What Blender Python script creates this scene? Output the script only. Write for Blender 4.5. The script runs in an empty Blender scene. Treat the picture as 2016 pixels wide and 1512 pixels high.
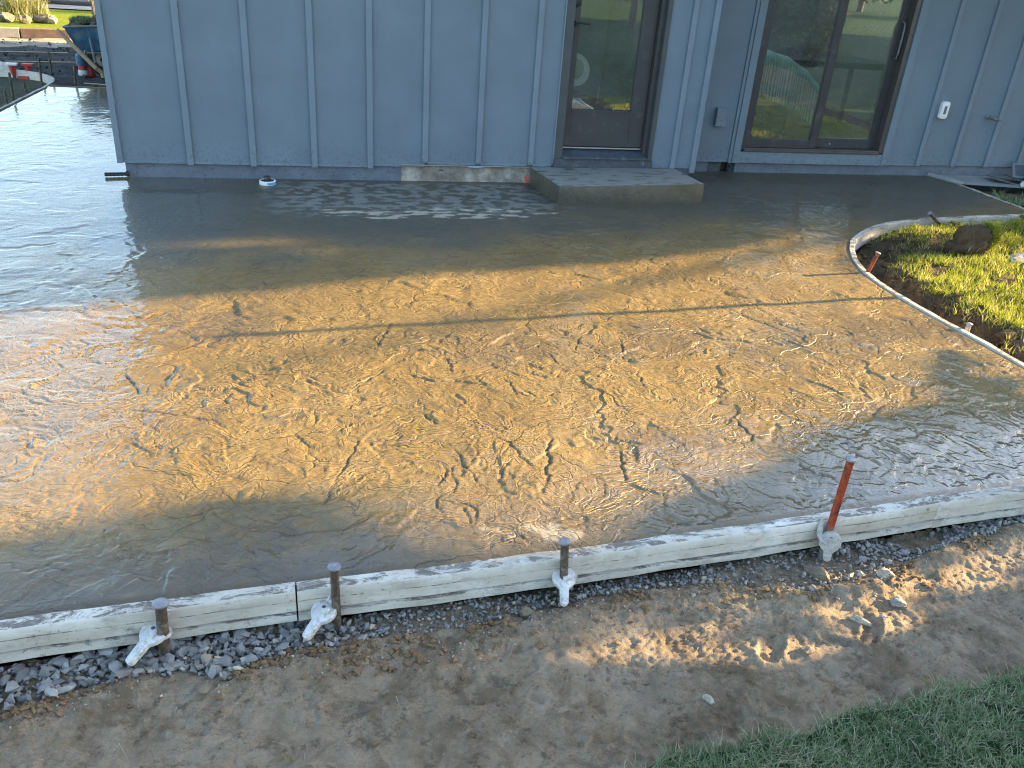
import bpy, bmesh, math, random
import numpy as np
from mathutils import Vector, Matrix

sc = bpy.context.scene
COL = sc.collection
PI = math.pi

# ------------------------------------------------------------------ camera, sky, sun, exposure
CAM_H, FPX = 1.6, 1640.0
PITCH, ROLL, YAW = 0.4732335, 0.07529973, 0.24622758
cp, sp = math.cos(PITCH), math.sin(PITCH)
FWD = np.array([math.sin(YAW)*cp, math.cos(YAW)*cp, -sp])
_rt = np.array([math.cos(YAW), -math.sin(YAW), 0.0])
_up = np.cross(_rt, FWD)
RT = _rt*math.cos(ROLL) + _up*math.sin(ROLL)
UP = -_rt*math.sin(ROLL) + _up*math.cos(ROLL)
cam = bpy.data.cameras.new('camera')
cam.sensor_width = 36.0
cam.lens = 36.0*FPX/2016.0
cam.clip_start, cam.clip_end = 0.05, 600.0
cam_o = bpy.data.objects.new('camera', cam)
COL.objects.link(cam_o)
M = Matrix.Identity(4)
for i in range(3):
    M[i][0], M[i][1], M[i][2] = RT[i], UP[i], -FWD[i]
M[2][3] = CAM_H
cam_o.matrix_world = M
sc.camera = cam_o

SUN_EL, SUN_SLOPE = math.radians(15.0), 0.085
SUN_AZ = math.atan2(1.0, SUN_SLOPE)                 # from +Y towards +X
world = bpy.data.worlds.new('World')
sc.world = world
world.use_nodes = True
wt = world.node_tree
sky = wt.nodes.new('ShaderNodeTexSky')
sky.sky_type = 'NISHITA'
sky.sun_disc = False
sky.sun_elevation = SUN_EL
sky.sun_rotation = SUN_AZ
sky.air_density, sky.dust_density, sky.ozone_density = 1.0, 1.4, 1.2
wt.links.new(sky.outputs[0], wt.nodes['Background'].inputs[0])
wt.nodes['Background'].inputs[1].default_value = 0.112
SUN_DIR = np.array([math.cos(SUN_EL)*math.sin(SUN_AZ), math.cos(SUN_EL)*math.cos(SUN_AZ), math.sin(SUN_EL)])
sun = bpy.data.lights.new('sun', 'SUN')
sun.energy = 4.7
sun.angle = math.radians(0.5)
sun.color = (1.0, 0.71, 0.36)
sun_o = bpy.data.objects.new('sun', sun)
COL.objects.link(sun_o)
sun_o.rotation_euler = Vector(SUN_DIR).to_track_quat('Z', 'Y').to_euler()
sun_o.location = (20, 2, 12)

sc.render.engine = 'CYCLES'
sc.view_settings.view_transform = 'Standard'
sc.view_settings.look = 'None'
sc.view_settings.gamma = 1.0
sc.view_settings.use_curve_mapping = False
sc.view_settings.exposure = 2.68
sc.cycles.max_bounces = 8
sc.cycles.use_denoising = True
sc.cycles.denoising_prefilter = 'NONE'
sc.cycles.sample_clamp_indirect = 6.0
sc.cycles.filter_width = 1.15
sc.cycles.transparent_max_bounces = 8
sc.cycles.caustics_reflective = False
sc.cycles.caustics_refractive = False

# ------------------------------------------------------------------ surveying: where a photo point lies on a real plane
def _ray(p):
    return (p[0]-1008)/FPX*RT - (p[1]-756)/FPX*UP + FWD
def G(p, z=0.0):
    d = _ray(p); t = (z-CAM_H)/d[2]
    return np.array([d[0]*t, d[1]*t, z])
def W(p, y):
    d = _ray(p); t = y/d[1]
    return np.array([d[0]*t, y, CAM_H+d[2]*t])

# ------------------------------------------------------------------ noise
_rs = np.random.RandomState(7)
_perm = np.concatenate([_rs.permutation(1024)]*2)
_ang = _rs.rand(1024)*2*PI
_gx, _gy = np.cos(_ang), np.sin(_ang)
def perlin(x, y, seed=0):
    xi = np.floor(x).astype(np.int64); yi = np.floor(y).astype(np.int64)
    fx, fy = x-xi, y-yi
    u = fx*fx*fx*(fx*(fx*6-15)+10); v = fy*fy*fy*(fy*(fy*6-15)+10)
    def g(ax, ay, dx, dy):
        h = _perm[(_perm[(ax+seed*37) & 1023] + ay + seed*91) & 1023]
        return _gx[h]*dx + _gy[h]*dy
    a = g(xi, yi, fx, fy); b = g(xi+1, yi, fx-1, fy)
    c = g(xi, yi+1, fx, fy-1); d = g(xi+1, yi+1, fx-1, fy-1)
    return ((a+(b-a)*u) + ((c+(d-c)*u)-(a+(b-a)*u))*v)*1.5
def fbm(x, y, o=4, seed=0, gain=0.5, lac=2.03):
    s = 0; a = 1.0
    for k in range(o):
        s = s + a*perlin(x, y, seed+k*13); a *= gain; x = x*lac+3.1; y = y*lac+1.7
    return s
def sstep(a, b, x):
    t = np.clip((x-a)/(b-a), 0, 1); return t*t*(3-2*t)
def inpoly(px, py, poly):
    r = np.zeros(np.shape(px), bool); n = len(poly)
    for i in range(n):
        x1, y1 = poly[i][0], poly[i][1]; x2, y2 = poly[(i+1) % n][0], poly[(i+1) % n][1]
        if y1 == y2: continue
        r ^= ((y1 > py) != (y2 > py)) & (px < (x2-x1)*(py-y1)/(y2-y1)+x1)
    return r
def dist_poly(px, py, pts):
    d = np.full(np.shape(px), 9.0)
    for a, b in zip(pts[:-1], pts[1:]):
        ax, ay = a[0], a[1]; ex, ey = b[0]-ax, b[1]-ay
        t = np.clip(((px-ax)*ex+(py-ay)*ey)/(ex*ex+ey*ey+1e-12), 0, 1)
        d = np.minimum(d, np.hypot(px-ax-t*ex, py-ay-t*ey))
    return d

# ------------------------------------------------------------------ materials
class NT:
    def __init__(s, name):
        s.m = bpy.data.materials.new(name); s.m.use_nodes = True
        s.t = s.m.node_tree; s.b = s.t.nodes['Principled BSDF']; s.out = s.t.nodes['Material Output']
    def n(s, typ, **kw):
        nd = s.t.nodes.new(typ)
        for k, v in kw.items(): setattr(nd, k, v)
        return nd
    def l(s, a, b): s.t.links.new(a, b)
    def coord(s, scale=(1, 1, 1), rot=(0, 0, 0)):
        tc = s.n('ShaderNodeTexCoord'); mp = s.n('ShaderNodeMapping')
        mp.inputs['Scale'].default_value = scale; mp.inputs['Rotation'].default_value = rot
        s.l(tc.outputs['Object'], mp.inputs['Vector']); return mp.outputs[0]
    def noise(s, scale, detail=4, rough=0.55, vec=None, dist=0.0):
        nd = s.n('ShaderNodeTexNoise'); nd.inputs['Scale'].default_value = scale
        nd.inputs['Detail'].default_value = detail; nd.inputs['Roughness'].default_value = rough
        nd.inputs['Distortion'].default_value = dist
        s.l(vec if vec is not None else s.coord(), nd.inputs['Vector']); return nd.outputs['Fac']
    def ramp(s, fac, stops, interp='LINEAR'):
        r = s.n('ShaderNodeValToRGB'); r.color_ramp.interpolation = interp
        e = r.color_ramp.elements
        while len(e) < len(stops): e.new(0.5)
        for i, (p, c) in enumerate(stops):
            e[i].position = p; e[i].color = (c[0], c[1], c[2], 1) if not isinstance(c, (int, float)) else (c, c, c, 1)
        s.l(fac, r.inputs[0]); return r.outputs[0]
    def mix(s, fac, a, b, mode='MIX'):
        m = s.n('ShaderNodeMix', data_type='RGBA', blend_type=mode)
        for sock, v in ((m.inputs[0], fac), (m.inputs[6], a), (m.inputs[7], b)):
            if isinstance(v, (int, float)): sock.default_value = v if sock == m.inputs[0] else (v, v, v, 1)
            elif isinstance(v, (tuple, list)): sock.default_value = (*v[:3], 1)
            else: s.l(v, sock)
        return m.outputs[2]
    def math(s, op, a, b=0.0, clamp=False):
        m = s.n('ShaderNodeMath', operation=op); m.use_clamp = clamp
        for sock, v in ((m.inputs[0], a), (m.inputs[1], b)):
            if isinstance(v, (int, float)): sock.default_value = v
            else: s.l(v, sock)
        return m.outputs[0]
    def attr(s, name):
        a = s.n('ShaderNodeAttribute'); a.attribute_name = name; return a.outputs['Fac']
    def bump(s, h, strength=0.3, dist=0.01, normal=None):
        b = s.n('ShaderNodeBump'); b.inputs['Strength'].default_value = strength; b.inputs['Distance'].default_value = dist
        s.l(h, b.inputs['Height'])
        if normal is not None: s.l(normal, b.inputs['Normal'])
        return b.outputs[0]
    def set(s, **kw):
        for k, v in kw.items():
            sock = s.b.inputs[k.replace('_', ' ')]
            if isinstance(v, (int, float)): sock.default_value = v
            elif isinstance(v, (tuple, list)): sock.default_value = (*v[:3], 1) if len(v) == 3 and sock.type == 'RGBA' else v
            else: s.l(v, sock)
        return s.m

def simple(name, col, rough=0.6, var=0.25, scale=14.0, bump=0.15, bd=0.003, metallic=0.0, spec=0.5, dirt=None, dirt_amt=0.5, dscale=6.0):
    t = NT(name)
    f = t.noise(scale, 5, 0.6)
    c0 = tuple(c*(1-var) for c in col); c1 = tuple(min(1, c*(1+var)) for c in col)
    c = t.ramp(f, [(0.3, c0), (0.7, c1)])
    if dirt:
        d = t.ramp(t.noise(dscale, 7, 0.68), [(0.62-0.3*dirt_amt, 0.0), (0.72, 1.0)])
        c = t.mix(d, c, dirt)
    nb = t.bump(t.noise(scale*6, 4), bump, bd)
    return t.set(Base_Color=c, Roughness=rough, Metallic=metallic, Specular_IOR_Level=spec, Normal=nb)

def mat_concrete():
    t = NT('wet_stamped_concrete')
    f1 = t.noise(1.3, 6, 0.62); f2 = t.noise(9.0, 6, 0.66, dist=1.0); f3 = t.noise(90, 4, 0.6)
    c = t.ramp(f1, [(0.3, (0.145, 0.098, 0.036)), (0.5, (0.205, 0.140, 0.050)), (0.72, (0.26, 0.185, 0.078))])
    c = t.mix(t.math('MULTIPLY', t.ramp(f2, [(0.35, 0.0), (0.65, 1.0)]), 0.4), c, (0.34, 0.245, 0.095))
    c = t.mix(t.ramp(f3, [(0.35, 0.3), (0.7, 0.0)]), c, (0.12, 0.085, 0.045))
    f4 = t.noise(24, 7, 0.72, dist=1.2); c = t.mix(t.math('MULTIPLY', t.ramp(f4, [(0.38, 1.0), (0.5, 0.0)]), 0.55), c, (0.135, 0.082, 0.028))
    c = t.mix(t.math('MULTIPLY', t.ramp(t.noise(3.1, 5, 0.65), [(0.55, 0.0), (0.68, 1.0)]), 0.35), c, (0.17, 0.12, 0.06))
    # fine broken ledges: steps along contour lines of warped noise
    tc = t.n('ShaderNodeTexCoord'); wn = t.n('ShaderNodeTexNoise'); wn.inputs['Scale'].default_value = 3.0; wn.inputs['Detail'].default_value = 3
    t.l(tc.outputs['Object'], wn.inputs['Vector'])
    wv = t.n('ShaderNodeVectorMath', operation='MULTIPLY_ADD'); t.l(wn.outputs['Color'], wv.inputs[0]); wv.inputs[1].default_value = (0.35, 0.35, 0); t.l(tc.outputs['Object'], wv.inputs[2])
    steps = None
    for k, (scx, scy, rot, msc, w) in enumerate(((4.0, 9.0, 0.5, 2.1, 0.010), (7.0, 15.0, -0.7, 3.3, 0.014), (13.0, 24.0, 0.1, 4.0, 0.02))):
        mp = t.n('ShaderNodeMapping'); mp.inputs['Scale'].default_value = (scx, scy, 1); mp.inputs['Rotation'].default_value = (0, 0, rot); mp.inputs['Location'].default_value = (k*3.7, k*1.9, 0)
        t.l(wv.outputs[0], mp.inputs['Vector'])
        n = t.noise(1.0, 3.5, 0.5, mp.outputs[0])
        n2 = t.ramp(n, [(0.5-w*5, 0.5), (0.5-w*0.5, 0.06), (0.5+w*0.5, 0.94), (0.5+w*5, 0.5)])
        mk = t.ramp(t.noise(msc, 3, 0.5), [(0.44, 0.0), (0.60, 1.0)])
        st = t.math('MULTIPLY', t.math('SUBTRACT', n2, 0.5), t.math('MULTIPLY', mk, (1.0, 0.75, 0.5)[k]))
        steps = st if steps is None else t.math('ADD', steps, st)
    # overlapping stone plates, each a little higher or lower than its neighbour, with ragged edges
    wn2 = t.n('ShaderNodeTexNoise'); wn2.inputs['Scale'].default_value = 11.0; wn2.inputs['Detail'].default_value = 5; wn2.inputs['Roughness'].default_value = 0.62
    t.l(tc.outputs['Object'], wn2.inputs['Vector'])
    wv2 = t.n('ShaderNodeVectorMath', operation='MULTIPLY_ADD'); t.l(wn2.outputs['Color'], wv2.inputs[0]); wv2.inputs[1].default_value = (0.06, 0.06, 0); t.l(wv.outputs[0], wv2.inputs[2])
    plates = None; edges = None
    for k, (scx, scy, rot, amp, msc) in enumerate(((1.7, 3.6, 0.55, 1.0, 1.7), (3.2, 7.0, -0.5, 0.75, 2.6), (6.5, 14.0, 0.35, 0.42, 3.7), (14.0, 26.0, -0.8, 0.2, 5.0))):
        mp = t.n('ShaderNodeMapping'); mp.inputs['Scale'].default_value = (scx, scy, 1); mp.inputs['Rotation'].default_value = (0, 0, rot); t.l(wv2.outputs[0], mp.inputs['Vector'])
        vo = t.n('ShaderNodeTexVoronoi', voronoi_dimensions='2D', feature='F1'); vo.inputs['Scale'].default_value = 1.0; t.l(mp.outputs[0], vo.inputs['Vector'])
        ve = t.n('ShaderNodeTexVoronoi', voronoi_dimensions='2D', feature='DISTANCE_TO_EDGE'); ve.inputs['Scale'].default_value = 1.0; t.l(mp.outputs[0], ve.inputs['Vector'])
        sr = t.n('ShaderNodeSeparateColor'); t.l(vo.outputs['Color'], sr.inputs[0])
        fade = t.ramp(ve.outputs['Distance'], [(0.0, 1.0), (0.16, 0.0)])
        mk = t.ramp(t.noise(msc, 3, 0.5), [(0.43, 0.0), (0.58, 1.0)])
        st = t.math('MULTIPLY', t.math('MULTIPLY', t.math('SUBTRACT', sr.outputs[0], 0.5), fade), t.math('MULTIPLY', mk, amp))
        plates = st if plates is None else t.math('ADD', plates, st)
        if k < 3:
            ed = t.math('MULTIPLY', t.ramp(ve.outputs['Distance'], [(0.0, 1.0), (0.018*(1+k*0.6), 0.0)]), t.ramp(t.noise(msc*1.7, 3, 0.5), [(0.54, 0.0), (0.64, 0.7)]))
            edges = ed if edges is None else t.math('MAXIMUM', edges, ed)
    steps = t.math('ADD', t.math('MULTIPLY', steps, 0.4), t.math('SUBTRACT', plates, t.math('MULTIPLY', edges, 0.35)))
    c = t.mix(t.math('MULTIPLY', edges, 0.85), c, (0.04, 0.032, 0.022))
    c = t.mix(t.math('MULTIPLY', t.attr('groove'), 0.85), c, (0.045, 0.040, 0.035))
    c = t.mix(t.math('MULTIPLY', t.attr('shade_soak'), 0.75), c, (0.085, 0.072, 0.055))  # front-edge shade and random damp mixed into the base colour
    c = t.mix(t.attr('house_shade'), c, (0.080, 0.080, 0.064))  # greys the slab by the house, shade held in the colour
    c = t.mix(t.attr('dry'), c, (0.27, 0.29, 0.27))
    c = t.mix(t.attr('chalk'), c, (0.60, 0.54, 0.42))
    wet = t.attr('wet')
    r = t.ramp(t.noise(5.0, 5, 0.6), [(0.3, 0.42), (0.7, 0.58)])
    r = t.mix(wet, r, 0.22)
    r = t.mix(t.attr('dry'), r, 0.75)
    calm = t.math('SUBTRACT', 1.0, t.math('MULTIPLY', t.attr('house_shade'), 0.75))
    nb = t.bump(t.noise(150, 5, 0.7), 0.35, 0.003)
    nb = t.bump(t.noise(38, 6, 0.72, dist=0.8), 0.35, 0.007, nb)
    b2 = t.n('ShaderNodeBump'); b2.inputs['Filter Width'].default_value = 0.9; b2.inputs['Distance'].default_value = 0.0135; t.l(steps, b2.inputs['Height']); t.l(nb, b2.inputs['Normal']); t.l(t.math('MULTIPLY', calm, 1.0), b2.inputs['Strength'])
    coat = t.math('MULTIPLY', t.math('SUBTRACT', 1.0, t.attr('dry'), True), t.math('ADD', t.math('MULTIPLY', wet, 0.75), 0.25))
    ripple = t.bump(t.noise(26, 4, 0.62, dist=1.0), 0.06, 0.006)
    t.l(ripple, t.b.inputs['Coat Normal'])
    coat = t.math('MULTIPLY', coat, t.math('SUBTRACT', 1.0, t.math('MULTIPLY', t.attr('groove'), 0.9)))
    return t.set(Base_Color=c, Roughness=r, Normal=b2.outputs[0], Coat_Weight=coat, Coat_Roughness=t.ramp(t.noise(7, 3), [(0.3, 0.02), (0.7, 0.065)]), Coat_IOR=1.75, Specular_IOR_Level=0.18)

def mat_step():
    t = NT('step_concrete')
    c = t.ramp(t.noise(5, 6, 0.65), [(0.3, (0.060, 0.057, 0.042)), (0.7, (0.105, 0.10, 0.078))])
    geo = t.n('ShaderNodeNewGeometry'); sx = t.n('ShaderNodeSeparateXYZ'); t.l(geo.outputs['Normal'], sx.inputs[0])
    up = t.math('GREATER_THAN', sx.outputs[2], 0.8)
    dry = t.ramp(t.noise(11, 5, 0.62, t.coord((0.6, 1.5, 1)), 0.5), [(0.36, 0.0), (0.47, 1.0)])
    c = t.mix(t.math('MULTIPLY', t.math('MULTIPLY', dry, up), 0.85), c, (0.235, 0.25, 0.235))
    scr = t.ramp(t.noise(8, 5, 0.6, t.coord((1.2, 1, 2.5)), 2.0), [(0.487, 0.0), (0.5, 1.0), (0.513, 0.0)])
    c = t.mix(t.math('MULTIPLY', scr, 0.35), c, (0.26, 0.255, 0.21))
    nb = t.bump(t.noise(60, 5), 0.35, 0.003); nb = t.bump(t.noise(9, 6, 0.6, dist=1.5), 0.6, 0.012, nb)
    return t.set(Base_Color=c, Roughness=t.mix(up, 0.35, 0.7), Normal=nb)

def mat_siding(name, col):
    t = NT(name)
    v = t.coord((1, 1, 0.12))
    c = t.ramp(t.noise(3, 5, 0.6), [(0.3, tuple(x*0.9 for x in col)), (0.7, tuple(x*1.08 for x in col))])
    sp_ = t.ramp(t.noise(26, 6, 0.72), [(0.70, 0.0), (0.76, 0.5)])
    c = t.mix(sp_, c, tuple(x*0.62 for x in col))
    sm = t.ramp(t.noise(2.2, 6, 0.7, t.coord((1.0, 1.0, 1.6))), [(0.62, 0.0), (0.8, 0.35)])
    c = t.mix(sm, c, tuple(min(1, x*1.4) for x in col))
    tc = t.n('ShaderNodeTexCoord'); sz = t.n('ShaderNodeSeparateXYZ'); t.l(tc.outputs['Object'], sz.inputs[0])
    lowz = t.ramp(sz.outputs[2], [(0.10, 1.0), (0.32, 0.0)])
    spl = t.ramp(t.noise(34, 7, 0.8), [(0.53, 0.0), (0.58, 1.0)])
    c = t.mix(t.math('MULTIPLY', t.math('MULTIPLY', spl, lowz), 0.6), c, (0.075, 0.085, 0.095))
    nb = t.bump(t.noise(55, 4, 0.6, v), 0.16, 0.003); nb = t.bump(t.noise(1.3, 2), 0.2, 0.03, nb)
    return t.set(Base_Color=c, Roughness=t.ramp(t.noise(6, 4), [(0.3, 0.42), (0.7, 0.58)]), Normal=nb)

def mat_foundation():
    t = NT('foundation_paint')
    c = t.ramp(t.noise(7, 6, 0.65), [(0.3, (0.10, 0.125, 0.165)), (0.7, (0.155, 0.185, 0.23))])
    d = t.ramp(t.noise(38, 6, 0.75), [(0.56, 0.0), (0.62, 0.8)])
    c = t.mix(d, c, (0.075, 0.085, 0.105))
    w = t.ramp(t.noise(60, 5, 0.7), [(0.68, 0.0), (0.72, 0.9)])
    c = t.mix(w, c, (0.36, 0.37, 0.38))
    return t.set(Base_Color=c, Roughness=0.75, Normal=t.bump(t.noise(45, 6, 0.7), 0.5, 0.006))

def mat_bare():
    t = NT('bare_concrete')
    c = t.ramp(t.noise(9, 8, 0.72), [(0.32, (0.14, 0.12, 0.105)), (0.5, (0.28, 0.25, 0.215)), (0.68, (0.5, 0.47, 0.42))])
    return t.set(Base_Color=c, Roughness=0.85, Normal=t.bump(t.noise(50, 6, 0.7), 0.5, 0.006))

def mat_form():
    t = NT('worn_white_form_paint')
    v = t.coord((1.0, 3, 5)); v2 = t.coord((7.0, 9, 13))
    c = t.ramp(t.noise(4, 7, 0.7), [(0.28, (0.42, 0.385, 0.315)), (0.5, (0.60, 0.57, 0.50)), (0.72, (0.74, 0.72, 0.66))])
    scr = t.ramp(t.noise(7, 9, 0.82, v2, 0.3), [(0.575, 0.0), (0.66, 0.55)])
    c = t.mix(scr, c, (0.36, 0.32, 0.25))
    br = t.ramp(t.noise(3.0, 6, 0.65, v), [(0.42, 0.0), (0.70, 0.75)])
    c = t.mix(br, c, (0.40, 0.345, 0.265))
    spk = t.ramp(t.noise(60, 4, 0.7), [(0.66, 0.0), (0.70, 0.8)])
    c = t.mix(spk, c, (0.13, 0.10, 0.08))
    geo = t.n('ShaderNodeNewGeometry'); sx = t.n('ShaderNodeSeparateXYZ'); t.l(geo.outputs['Normal'], sx.inputs[0])
    up = t.math('GREATER_THAN', sx.outputs[2], 0.7)
    st = t.ramp(t.noise(6.5, 10, 0.84, t.coord((1.0, 3.0, 3.0)), 0.8), [(0.498, 0.0), (0.53, 0.92)])
    c = t.mix(t.math('MULTIPLY', st, up), c, (0.12, 0.10, 0.08))
    smear = t.ramp(t.noise(9, 8, 0.78, t.coord((1, 1, 2))), [(0.52, 0.0), (0.62, 0.75)])
    c = t.mix(smear, c, (0.34, 0.315, 0.275))
    chip = t.ramp(t.noise(24, 9, 0.82), [(0.60, 0.0), (0.635, 0.9)])
    c = t.mix(chip, c, (0.17, 0.135, 0.10))
    nb = t.bump(t.noise(50, 6, 0.7, v), 0.4, 0.003)
    return t.set(Base_Color=c, Roughness=0.65, Normal=nb)

def mat_dirt(name, a, b, c_, stain_or_shade=True):
    t = NT(name)
    c = t.ramp(t.noise(2.6, 8, 0.68), [(0.28, a), (0.5, b), (0.74, c_)])
    f = t.noise(95, 7, 0.75, dist=0.6)
    c = t.mix(t.math('MULTIPLY', t.ramp(f, [(0.33, 0.75), (0.46, 0.0)]), t.ramp(t.noise(7, 4), [(0.42, 0.0), (0.6, 1.0)])), c, tuple(x*0.42 for x in a))
    c = t.mix(t.ramp(t.noise(19, 6, 0.7), [(0.35, 0.45), (0.6, 0.0)]), c, tuple(x*0.7 for x in a))
    c = t.mix(t.ramp(t.noise(260, 2, 0.5), [(0.26, 0.6), (0.36, 0.0)]), c, tuple(x*0.35 for x in a))
    c = t.mix(t.ramp(t.noise(210, 3, 0.7), [(0.66, 0.0), (0.72, 0.6)]), c, tuple(min(1, x*1.6) for x in c_))
    if stain_or_shade:
        c = t.mix(t.math('MULTIPLY', t.ramp(t.noise(6.5, 7, 0.7, dist=0.7), [(0.50, 0.0), (0.60, 1.0)]), 0.55), c, (0.125, 0.088, 0.052))
        c = t.mix(t.math('MULTIPLY', t.ramp(t.noise(17, 6, 0.72), [(0.57, 0.0), (0.64, 1.0)]), 0.65), c, (0.095, 0.066, 0.04))
        c = t.mix(t.math('MULTIPLY', t.ramp(t.noise(13, 6, 0.7, t.coord((1, 1, 1), (0, 0, 1))), [(0.58, 0.0), (0.68, 1.0)]), 0.6), c, (0.44, 0.36, 0.25))
        c = t.mix(t.ramp(t.noise(5.5, 5, 0.6), [(0.58, 0.0), (0.76, 0.5)]), c, (0.36, 0.24, 0.125))
    nb = t.bump(f, 0.8, 0.006); nb = t.bump(t.noise(34, 8, 0.75), 0.8, 0.02, nb)
    return t.set(Base_Color=c, Roughness=0.95, Specular_IOR_Level=0.15, Normal=nb)

def mat_tint(name, stops, rough=0.55, trans=0.0, spec=0.3):
    t = NT(name)
    c = t.ramp(t.attr('tint'), stops)
    t.set(Base_Color=c, Roughness=rough, Specular_IOR_Level=spec)
    if trans:
        tr = t.n('ShaderNodeBsdfTranslucent'); t.l(c, tr.inputs[0])
        mx = t.n('ShaderNodeMixShader'); mx.inputs[0].default_value = trans
        t.l(t.b.outputs[0], mx.inputs[1]); t.l(tr.outputs[0], mx.inputs[2]); t.l(mx.outputs[0], t.out.inputs[0])
    return t.m

def mat_glass():
    t = NT('window_glass')
    fr = t.n('ShaderNodeFresnel'); fr.inputs[0].default_value = 1.62
    tr = t.n('ShaderNodeBsdfTransparent'); tr.inputs[0].default_value = (0.96, 0.99, 0.98, 1)
    gl = t.n('ShaderNodeBsdfGlossy'); gl.inputs['Roughness'].default_value = 0.01; gl.inputs['Color'].default_value = (0.95, 1, 0.98, 1)
    mx = t.n('ShaderNodeMixShader')
    k = t.math('MULTIPLY', fr.outputs[0], 3.1, True)
    df = t.n('ShaderNodeBsdfDiffuse'); df.inputs[0].default_value = (0.5, 0.52, 0.5, 1); m0 = t.n('ShaderNodeMixShader'); t.l(t.ramp(t.noise(2.5, 5, 0.6), [(0.35, 0.03), (0.7, 0.15)]), m0.inputs[0]); t.l(tr.outputs[0], m0.inputs[1]); t.l(df.outputs[0], m0.inputs[2])
    t.l(k, mx.inputs[0]); t.l(m0.outputs[0], mx.inputs[1]); t.l(gl.outputs[0], mx.inputs[2]); t.l(mx.outputs[0], t.out.inputs[0])
    return t.m

def mat_blanket():
    t = NT('striped_blanket')
    tc = t.n('ShaderNodeTexCoord'); sx = t.n('ShaderNodeSeparateXYZ'); t.l(tc.outputs['Object'], sx.inputs[0])
    wv = t.n('ShaderNodeTexWave', wave_type='BANDS', bands_direction='X'); wv.inputs['Scale'].default_value = 11.0; wv.inputs['Distortion'].default_value = 1.2; wv.inputs['Detail Scale'].default_value = 0.6
    t.l(tc.outputs['Object'], wv.inputs['Vector'])
    st = t.ramp(wv.outputs['Fac'], [(0.42, 0.0), (0.5, 1.0)])
    band = t.attr('tint')
    dark = t.ramp(band, [(0.0, (0.22, 0.46, 0.36)), (0.33, (0.68, 0.40, 0.34)), (0.66, (0.07, 0.28, 0.25))], 'CONSTANT')
    lite = t.ramp(band, [(0.0, (0.36, 0.58, 0.46)), (0.33, (0.85, 0.83, 0.78)), (0.66, (0.80, 0.88, 0.83))], 'CONSTANT')
    return t.set(Base_Color=t.mix(st, dark, lite), Roughness=0.9)

def mat_rust(lowmix=1.0):
    t = NT('orange_painted_stake')
    c = t.ramp(t.noise(34, 7, 0.75), [(0.40, (0.05, 0.024, 0.016)), (0.48, (0.26, 0.035, 0.010)), (0.64, (0.40, 0.060, 0.013)), (0.72, (0.09, 0.035, 0.02))])
    tc = t.n('ShaderNodeTexCoord'); sx = t.n('ShaderNodeSeparateXYZ'); t.l(tc.outputs['Object'], sx.inputs[0])
    low = t.ramp(t.math('ADD', t.math('MULTIPLY', sx.outputs[2], 4.0), t.math('MULTIPLY', t.noise(30), 0.3)), [(0.62, 1.0), (0.72, 0.0)])
    c = t.mix(t.math('MULTIPLY', low, lowmix), c, (0.20, 0.185, 0.165))
    return t.set(Base_Color=c, Roughness=0.55, Normal=t.bump(t.noise(80), 0.3, 0.003))

MT = {}
MT['concrete'] = mat_concrete(); MT['step'] = mat_step()
MT['siding'] = mat_siding('blue_grey_siding', (0.148, 0.200, 0.248))
MT['batten'] = mat_siding('blue_grey_batten', (0.165, 0.222, 0.275))
MT['foundation'] = mat_foundation(); MT['bare'] = mat_bare(); MT['form'] = mat_form()
MT['dirt'] = mat_dirt('tracked_dirt', (0.225, 0.165, 0.105), (0.36, 0.28, 0.19), (0.45, 0.36, 0.255))
MT['yard'] = mat_dirt('dark_yard_soil', (0.045, 0.043, 0.042), (0.085, 0.08, 0.072), (0.15, 0.135, 0.115), False)
MT['soil'] = mat_dirt('trench_soil', (0.065, 0.044, 0.026), (0.125, 0.085, 0.05), (0.22, 0.155, 0.095), False)
MT['side'] = mat_dirt('side_yard_soil', (0.05, 0.055, 0.03), (0.085, 0.085, 0.05), (0.15, 0.13, 0.085), False)
MT['gravelbed'] = simple('gravel_fines', (0.14, 0.14, 0.14), 0.95, 0.5, 60, 0.8, 0.01)
MT['gravel'] = mat_tint('crushed_gravel', [(0.0, (0.11, 0.107, 0.10)), (0.55, (0.255, 0.248, 0.232)), (0.86, (0.37, 0.355, 0.325)), (0.93, (0.36, 0.28, 0.19)), (1.0, (0.5, 0.43, 0.33))], 0.85, 0, 0.2)
MT['grass'] = mat_tint('shaded_lawn_grass', [(0.0, (0.065, 0.12, 0.05)), (0.45, (0.155, 0.235, 0.105)), (0.8, (0.27, 0.34, 0.17)), (0.86, (0.30, 0.29, 0.17)), (1.0, (0.52, 0.47, 0.34))], 0.5, 0.25)  # shaded copy of the lawn grass, shade put into its cooler green
MT['grass2'] = mat_tint('sunlit_lawn_grass', [(0.0, (0.10, 0.16, 0.015)), (0.5, (0.28, 0.35, 0.025)), (0.83, (0.42, 0.44, 0.04)), (0.86, (0.40, 0.33, 0.12)), (1.0, (0.55, 0.46, 0.20))], 0.5, 0.42)  # sunlit copy of the lawn grass, sunlight put into its yellower colour
MT['grass3'] = mat_tint('ornamental_grass_blades', [(0.0, (0.10, 0.15, 0.04)), (0.5, (0.24, 0.25, 0.08)), (1.0, (0.50, 0.44, 0.26))], 0.6, 0.3)
MT['leaf'] = mat_tint('tree_leaves', [(0.0, (0.03, 0.07, 0.02)), (1.0, (0.07, 0.13, 0.035))], 0.5, 0.2)
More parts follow.
